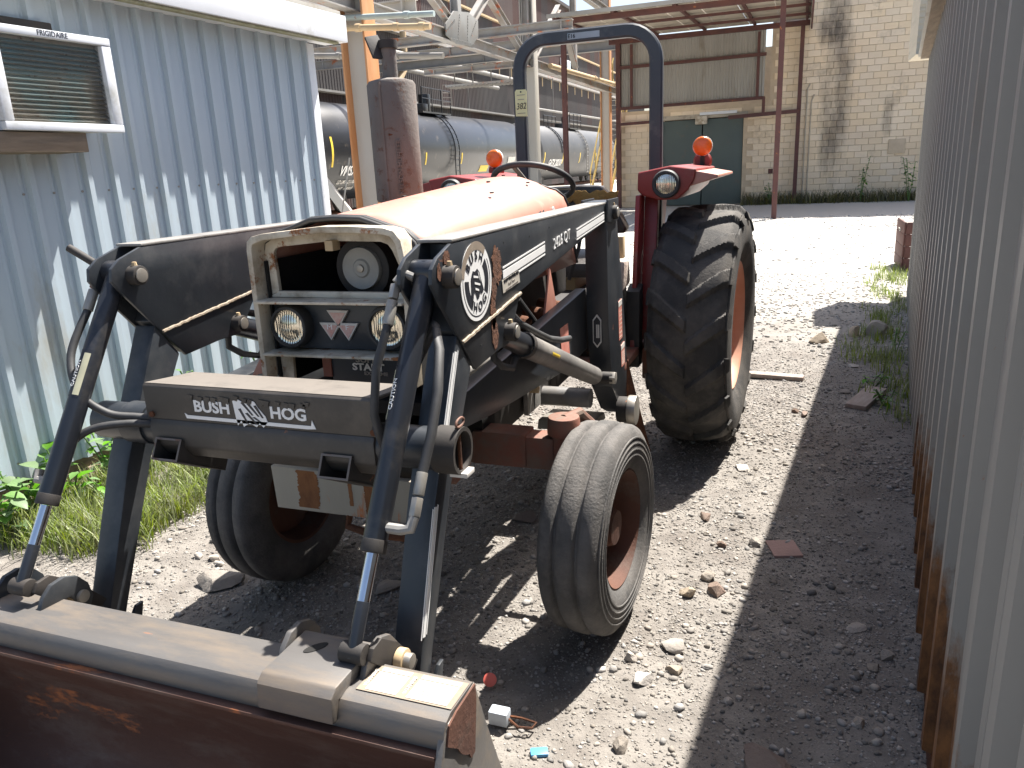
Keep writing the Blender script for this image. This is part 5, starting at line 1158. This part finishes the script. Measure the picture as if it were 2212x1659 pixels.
        for (y0, y1, z0, z1) in ((1.03, 1.10, .80, .99), (1.08, 1.155, .66, .775)):
            lb = pat(ms, 'warning_label', [(y0, z0), (y1, z0+.004), (y1-.015, z1), (y0-.015, z1-.004)], nx, 'decalred')
            pat(lb, 'label_header', [(y0-.0125, z1-.03), (y1-.0125, z1-.026), (y1-.015, z1-.002), (y0-.015, z1-.006)], nx+.0013, 'decalgrey')
            for k in range(7): zz_ = z0+.012+k*(z1-z0-.05)/7; pat(lb, 'print_line', [(y0+.006, zz_), (y1-.01, zz_+.002), (y1-.01, zz_+.005), (y0+.006, zz_+.003)], nx+.0013, 'labelwhite', .0006)
        quadpatch('warning_label', [(.3965, .45, .84), (.3965, .56, .84), (.3965, .54, .98), (.3965, .43, .98)], 'decalred', dc, (1, 0, 0))
# ---- cross tube, cover with brand lettering, fork sockets
ct = part(MB().cyl((-.56, -.868, .965), (.49, -.868, .965), .052, .052, 36), 'cross_tube', 'black', bevel=.003)
MB().lathe([(.0, .052), (.0, .057), (.06, .057), (.06, .047), (.002, .047)], Matrix.Translation((.4895, -.868, .965)), 36).build('tube_end', 'dark', ct, smooth=40)
MB().lathe([(.0, .058), (.075, .058), (.075, .052)], Matrix.Translation((-.45, -.868, .965)), 36).build('tube_collar', 'black', ct, smooth=40)
MB().cyl((.4905, -.868, .965), (.4925, -.868, .965), .0465, .0465, 30).build('tube_bore', 'void', ct)
MB().cyl((.54, -.868, .915), (.54, -.868, 1.03), .005, .005, 8).build('lynch_pin', 'rustp', ct); MB().tube([(.545+.0*0, -.868+.022*math.cos(t), 1.035+.01*math.sin(t)) for t in np.linspace(0, 6.28, 16, endpoint=False)], .003, 6, True).build('pin_ring', 'orange', ct); MB().box((.52, -.89, .905), (.565, -.845, .917)).build('pin_tab', 'decalgrey', ct, bevel=.002)
cv = part(MB().prism([(-.918, 1.088), (-.912, 1.094), (-.73, 1.075), (-.73, 1.068), (-.905, 1.086), (-.912, 1.0), (-.919, 1.0)], 0, -.345, .352), 'loader_cover', 'cover', bevel=.0015)
MB().prism([(-.911, 1.0945), (-.735, 1.0762), (-.735, 1.0774), (-.911, 1.0957)], 0, -.343, .350).build('dusty_shade_top', 'covertop', cv, smooth=0)
MB().prism([(-.919, 1.0), (-.926, .985), (-.925, .93), (-.90, .895), (-.87, .89), (-.87, 1.0)], 0, -.335, .345).build('cover_apron', 'cover', cv, bevel=.006)
for x in (-.325, .345): MB().cyl((x, -.9185, 1.012), (x, -.924, 1.012), .008, .008, 12).build('rivet', 'rustp', cv)
FZ = Vector((0, -.004, 1)).normalized()
wf = lambda x, z, o=.0: (x, -.9187-o-(1.0-z)*-.008, z)
def brand(s_, xc, size, z): text('lettering', s_, (xc, -.9192, z), (1, 0, 0), UZ, size, 'decal', cv, bold=.03, xs=1.12)
brand('BUSH', -.125, .042, 1.042); brand('HOG', .108, .042, 1.040)
P = [(-.215, 1.022), (-.21, 1.008), (.16, 1.006), (.185, 1.008), (.176, 1.03), (.172, 1.015), (-.205, 1.017)]
quadpatch('decal_border', [(x, -.9192, z) for x, z in P], 'decal', cv, (0, -1, 0))
HG2 = [(-.055, 1.065), (-.04, 1.07), (-.025, 1.064), (-.005, 1.072), (.012, 1.066), (.022, 1.05), (.04, 1.03), (.045, 1.015), (.03, 1.0), (.02, 1.012), (.01, 1.0), (-.01, 1.01), (-.03, .998), (-.035, 1.015), (-.048, 1.0), (-.052, 1.03)]
hg = quadpatch('hog_emblem', [(x, -.9192, z) for x, z in HG2], 'decal', cv, (0, -1, 0))
for (a, c, e1, e2) in ((-.03, 1.062, .0, 1.03), (-.012, 1.06, .018, 1.028), (-.04, 1.045, -.02, 1.01), (.008, 1.056, .03, 1.025), (-.02, 1.035, .008, 1.008), (.0, 1.025, .02, 1.015)): quadpatch('emblem_line', [(a, -.9206, c), (e1, -.9206, e2), (e1+.005, -.9206, e2+.001), (a+.008, -.9206, c+.002)], 'decalblack', hg, (0, -1, 0), .0005)
rr = random.Random(9)
for k in range(16):
    x = -.19+k*.024+rr.uniform(-.008, .008); z = 1.062+rr.uniform(-.006, .004); quadpatch('peeled_paint', [(x-.009, -.9210, z+.003), (x+.006, -.9210, z-.001+rr.uniform(-.004, .004)), (x+.011, -.9210, z+.012), (x-.006, -.9210, z+.014)], 'cover', cv, (0, -1, 0), .0006)
for x in (-.272, .243):
    dq = Vector((0, .78, -.42)).normalized(); uq = Vector((1, 0, 0)).cross(dq)*1; m = Matrix((Vector((1, 0, 0)), dq, uq)).transposed().to_4x4(); m.translation = Vector((x, -.945, .925))
    if uq.z < 0: pass
    w_, h_, t_k, Ln = .043, .030, .0055, .19
    b = MB(); 
    for (a0, a1, c0, c1) in ((-w_, w_, h_-t_k, h_), (-w_, w_, -h_, -h_+t_k), (-w_, -w_+t_k, -h_+t_k, h_-t_k), (w_-t_k, w_, -h_+t_k, h_-t_k)): b.box((a0, 0, c0), (a1, Ln, c1), m)
    sk = part(b, 'fork_socket', 'dark', bevel=.002)
    MB().box((-w_-.0, .001, -h_), (w_, .004, h_), m); bb = MB()
    for (a0, a1, c0, c1) in ((-w_, w_, h_-t_k, h_), (-w_, w_, -h_, -h_+t_k), (-w_, -w_+t_k, -h_+t_k, h_-t_k), (w_-t_k, w_, -h_+t_k, h_-t_k)): bb.box((a0, -.0015, c0), (a1, -.0003, c1), m)
    bb.build('socket_rim', 'muff', sk)
part(MB().cyl((-.40, .88, .56), (.40, .88, .56), .045, .045, 24), 'frame_cross_tube', mk('dusty_grey_paint', (.2, .2, .2), .5, dirt=.3), bevel=.003)
part(MB().prism([(.82, .46), (1.05, .44), (1.08, .40), (.80, .42)], 0, .16, .42), 'frame_plate', 'steel', bevel=.003)
for (y, z) in ((.62, .70), (.70, .745)):
    part(MB().box((.18, y-.05, .56), (.20, y+.05, z+.02)), 'frame_bracket', 'dusty2', bevel=.003); part(MB().cyl((.2, y, z-.03), (.235, y, z-.03), .022, .022, 6), 'frame_bolt', 'pipeY', bevel=.002)
# ---- bucket
BX0, BX1 = -.80, .69
bz = .6
TOPP = [(-1.195, .592), (-1.20, .605), (-1.305, .613), (-1.325, .607), (-1.338, .592), (-1.342, .572), (-1.338, .545), (-1.30, .53), (-1.24, .52), (-1.195, .50)]
bk = part(MB().prism(TOPP, 0, BX0, BX1), 'bucket', 'bucket', smooth=30)
BACK = [(-1.30, .535), (-1.27, .46), (-1.22, .36), (-1.20, .26), (-1.215, .16), (-1.28, .085), (-1.38, .05), (-1.95, .035)]
vs = []; k = len(BACK)
offs = []
for i, (y, z) in enumerate(BACK):
    a = Vector(BACK[max(i-1, 0)]); c = Vector(BACK[min(i+1, k-1)]); tn = (c-a).normalized(); nn = Vector((-tn.y, tn.x)); offs.append((y+nn.x*-.012, z+nn.y*-.012))
loop = BACK+offs[::-1]
MB().prism(loop, 0, BX0+.012, BX1-.012).build('bucket_shell', 'bucketrust', bk, smooth=40)
SIDE = [(-1.195, .60), (-1.32, .60), (-1.345, .575), (-1.38, .50), (-1.55, .26), (-1.95, .06), (-1.95, .028), (-1.36, .03), (-1.22, .06), (-1.10, .2), (-1.075, .28), (-1.10, .34), (-1.15, .47)]
for x0, x1, nm in ((BX1-.012, BX1+.002, 'R'), (BX0-.002, BX0+.012, 'L')): MB().prism(SIDE, 0, x0, x1).build('end_plate', 'bucket', bk, bevel=.002)
rr = random.Random(21); P = []
for (y, z) in ((-1.20, .602), (-1.24, .604), (-1.29, .606), (-1.325, .60)): P.append((y, z))
for i in range(10): P.append((-1.335+.012*i+rr.uniform(-.005, .005), .565-.012*i+rr.uniform(-.012, .004)))
P.append((-1.2, .565))
pat(bk, 'rusted_edge', P, BX1+.0022, 'rimrust', .004)
MB().box((BX0, -1.36, .543), (BX1-.012, -1.337, .553)).build('lip_edge', 'bucketrust', bk, bevel=.003)
br_ = MB().prism([(-1.16, .618), (-1.185, .640), (-1.335, .640), (-1.355, .626), (-1.36, .572), (-1.345, .568), (-1.33, .608), (-1.19, .606)], 0, .285, .462).build('bucket_bracket', 'bucket', bk, bevel=.005)
MB().prism([(.3475+.023*math.cos(t)*.75-.008*math.sin(t), -1.235+.023*math.cos(t)*.9+.008*math.sin(t)) for t in np.linspace(0, 6.283, 16, endpoint=False)], 2, .6385, .6415).build('slot', 'void', br_)
for x in (.266, .466, -.60, -.44):
    EAR = [(-1.265, .608), (-1.18, .60), (-1.14, .53), (-1.118, .57), (-1.125, .61), (-1.15, .643), (-1.185, .659), (-1.222, .656), (-1.25, .635)]
    MB().prism(EAR, 0, x, x+.014).build('ear_plate', 'bucket' if x > 0 else 'black', bk, bevel=.003)
for cx_ in (.45, -.495):
    MB().cyl((cx_-.028, -1.245, .655), (cx_+.026, -1.245, .655), .022, .022, 18).build('pin', 'dark', bk, bevel=.002)
    p2 = MB().cyl((cx_-.03, -1.15, .585), (cx_+.078, -1.15, .585), .017, .017, 18).build('pin', 'steel', bk, bevel=.003); MB().cyl((cx_+.042, -1.15, .585), (cx_+.062, -1.15, .585), .025, .025, 18).build('bushing', 'pipeY', p2, bevel=.003)
    MB().prism([(-1.25, .645), (-1.235, .665), (-1.2, .668), (-1.14, .62), (-1.06, .52), (-1.09, .50), (-1.17, .565)], 0, cx_+.028, cx_+.040).build('link_plate', 'dark', bk, bevel=.003)
zt = lambda y: .6055+(.613-.605)*((-1.2-y)/.105)
def tl(x0, x1, y0, y1, mat, nm, dz=.0012): return quadpatch(nm, [(x0, y0, zt(y0)+dz), (x1, y0, zt(y0)+dz), (x1, y1, zt(y1)+dz), (x0, y1, zt(y1)+dz)][::-1] if False else [(x0, y1, zt(y1)+dz), (x1, y1, zt(y1)+dz), (x1, y0, zt(y0)+dz), (x0, y0, zt(y0)+dz)], mat, bk, (0, 0, 1), .0008)
bd = tl(.480, .688, -1.21, -1.298, K['adh'], 'label_backing')
for (x0, x1) in ((.498, .566), (.588, .676)):
    tl(x0, x1, -1.214, -1.293, 'labelwhite', 'warning_label', .0022)
    for k in range(6): tl(x0+.004, x1-.006, -1.237-k*.009, -1.2385-k*.009, 'decalgrey', 'print_line', .0032)
    tl(x0, x1, -1.2285, -1.2295, 'labelline', 'label_rule', .0032); tl(x0+.02, x0+.0208, -1.214, -1.2285, 'labelline', 'label_rule', .0032)
for x0 in (.486, .574):
    text('lettering', 'WARNING', (x0+.005, -1.255, zt(-1.255)+.0034), (0, 1, 0), (-1, 0, 0), .011, 'decalgrey', bk, bold=.01)
# ------------------------------------------------------------------ vegetation
def blades(n, fx, hmin, hmax, wmin=.0025, wmax=.005, bend=.5):
    vs = []; fs = []; o = 0
    for k in range(n):
        x, y = fx(); h = random.uniform(hmin, hmax); a = random.uniform(0, 6.28); w_ = random.uniform(wmin, wmax); bd_ = random.uniform(.15, bend)*h
        dx, dy = math.cos(a), math.sin(a); z0 = float(gz(x, y))-.005
        for f, ww in ((0, 1), (.35, .95), (.7, .7)):
            c = (x+dx*bd_*f*f, y+dy*bd_*f*f, z0+h*(f-.18*f*f*bd_/h)); vs += [(c[0]-dy*w_*ww, c[1]+dx*w_*ww, c[2]), (c[0]+dy*w_*ww, c[1]-dx*w_*ww, c[2])]
        vs.append((x+dx*bd_, y+dy*bd_, z0+h*(1-.22*bd_/h))); fs += [(o, o+1, o+3, o+2), (o+2, o+3, o+5, o+4), (o+4, o+5, o+6)]; o += 7
    return MB().add(vs, fs)
cl = [(random.uniform(-2.35, -1.45), random.uniform(-.15, 1.5)) for _ in range(75)]
def f_left():
    c = random.choice(cl)
    return c[0]+random.gauss(0, .05)+.0, c[1]+random.gauss(0, .06)
o = blades(7500, f_left, .05, .22, .0016, .0034, .8).build('grass', 'grass', None, flip=False, smooth=0); tag(o, 'bright green grass growing along the foot of the blue shed', 'grass', kind='stuff')
o = blades(1500, f_left, .04, .2, .0012, .0025, 1.2).build('dry_grass', 'grassdry', None, flip=False, smooth=0); tag(o, 'dry straw coloured stems mixed into the grass by the blue shed', 'grass', kind='stuff')
cl2 = [(RXf(y)-random.uniform(.03, .45)*(1 if y > 4 else .6), y) for y in [random.uniform(2.6, 9.5) for _ in range(70)]]
def f_right():
    c = random.choice(cl2); return c[0]+random.gauss(0, .05), c[1]+random.gauss(0, .08)
o = blades(1900, f_right, .04, .16, .002, .0045, .7).build('grass', 'grass', None, flip=False, smooth=0); tag(o, 'patchy weeds and grass along the foot of the right wall', 'grass', kind='stuff')
def f_back(): return random.uniform(-.7, 6.5)+0, 26.35-abs(random.gauss(0, .3))
o = blades(2600, f_back, .06, .55, .006, .013, .9).build('grass', 'grassdry', None, flip=False, smooth=0); tag(o, 'tall grass strip at the foot of the block wall', 'grass', kind='stuff')
def leafshape(L, w_, fold=.25):
    out = []
    for f, ww in ((0, .05), (.2, .75), (.45, 1), (.75, .65), (1, 0)): out.append((f*L, ww*w_))
    return out
def weed(x, y, H, nl, L, w_, label, stems=3, spread=.12, seed=0, group='broad leaved weeds'):
    rr = random.Random(seed); e = empty('weed', (x, y, float(gz(x, y))-.01), label, 'weed', group); sm_ = MB(); lf = MB()
    for sidx in range(stems):
        a = rr.uniform(0, 6.28); tip = Vector((math.cos(a)*spread*rr.uniform(.3, 1), math.sin(a)*spread*rr.uniform(.3, 1), H*rr.uniform(.65, 1))); mid = tip*.5+Vector((rr.uniform(-.02, .02), rr.uniform(-.02, .02), H*.06))
        sm_.tube([(0, 0, 0), mid, tip], .003+H*.004, 6)
        for k in range(nl):
            f = .25+.75*(k+1)/nl; p = (2*f*(1-f))*mid+f*f*tip; b_ = a+k*2.4+rr.uniform(-.4, .4); el = rr.uniform(-.35, .5); sc = rr.uniform(.6, 1.1)*(1.1-.4*f)
            d = Vector((math.cos(b_)*math.cos(el), math.sin(b_)*math.cos(el), math.sin(el))); sd = d.cross(Vector((0, 0, 1))).normalized(); n_ = sd.cross(d)
            vs = []
            for (q, ww) in leafshape(L*sc, w_*sc):
                c = p+d*q-n_*(q*q/(L*sc))*.25; vs += [c+sd*ww+n_*ww*.3, c, c-sd*ww+n_*ww*.3]
            lf.add(vs, [(3*i+j, 3*i+j+1, 3*i+j+4, 3*i+j+3) for i in range(4) for j in range(2)])
    sm_.build('stem', 'leaf', e); lf.build('leaves', 'leaf', e, flip=False, smooth=60)
weed(-2.28, .02, .36, 7, .15, .05, 'big leafy weed at the left edge below the blue shed', 4, .16, 1)
weed(-2.32, .28, .30, 6, .13, .045, 'broad leaved weed behind the left cylinder rod', 4, .15, 2)
weed(-2.22, -.18, .26, 6, .13, .05, 'low broad leaved weed at the left frame edge by the bucket', 4, .16, 8)
weed(-2.30, .55, .34, 7, .10, .03, 'upright leafy weed between cylinder and boom at the shed wall', 4, .13, 3)
weed(-2.22, .85, .36, 7, .10, .032, 'tall leafy weed seen past the left boom against the shed', 3, .1, 4)
weed(-2.2, 1.25, .5, 6, .1, .03, 'leafy weed tip showing above the loader cover at the shed', 3, .14, 5)
weed(-2.1, .35, .22, 6, .09, .028, 'ferny low weed behind the left cylinder', 5, .14, 6)
weed(-2.08, 1.75, .75, 6, .12, .03, 'tall weed by the shed behind the grille', 3, .16, 7)
weed(RXf(2.9)-.18, 2.9, .14, 7, .06, .018, 'small green weed beside the reddish plank', 4, .09, 11)
weed(RXf(3.35)-.26, 3.3, .12, 6, .06, .02, 'low bright weed behind the reddish plank', 4, .08, 12)
weed(RXf(4.4)-.12, 4.4, .2, 6, .06, .018, 'small weed under the ribbed wall near the big grey rock', 3, .07, 13)
weed(3.1, 25.9, 1.5, 14, .22, .05, 'young sapling with drooping leaves before the block wall', 3, .35, 14)
weed(4.5, 25.6, 1.75, 14, .2, .06, 'bright green tall weed at the right end of the block wall', 3, .3, 15)
weed(.3, 25.9, .9, 8, .2, .04, 'ragged weed clump between door and canopy post', 4, .3, 16)
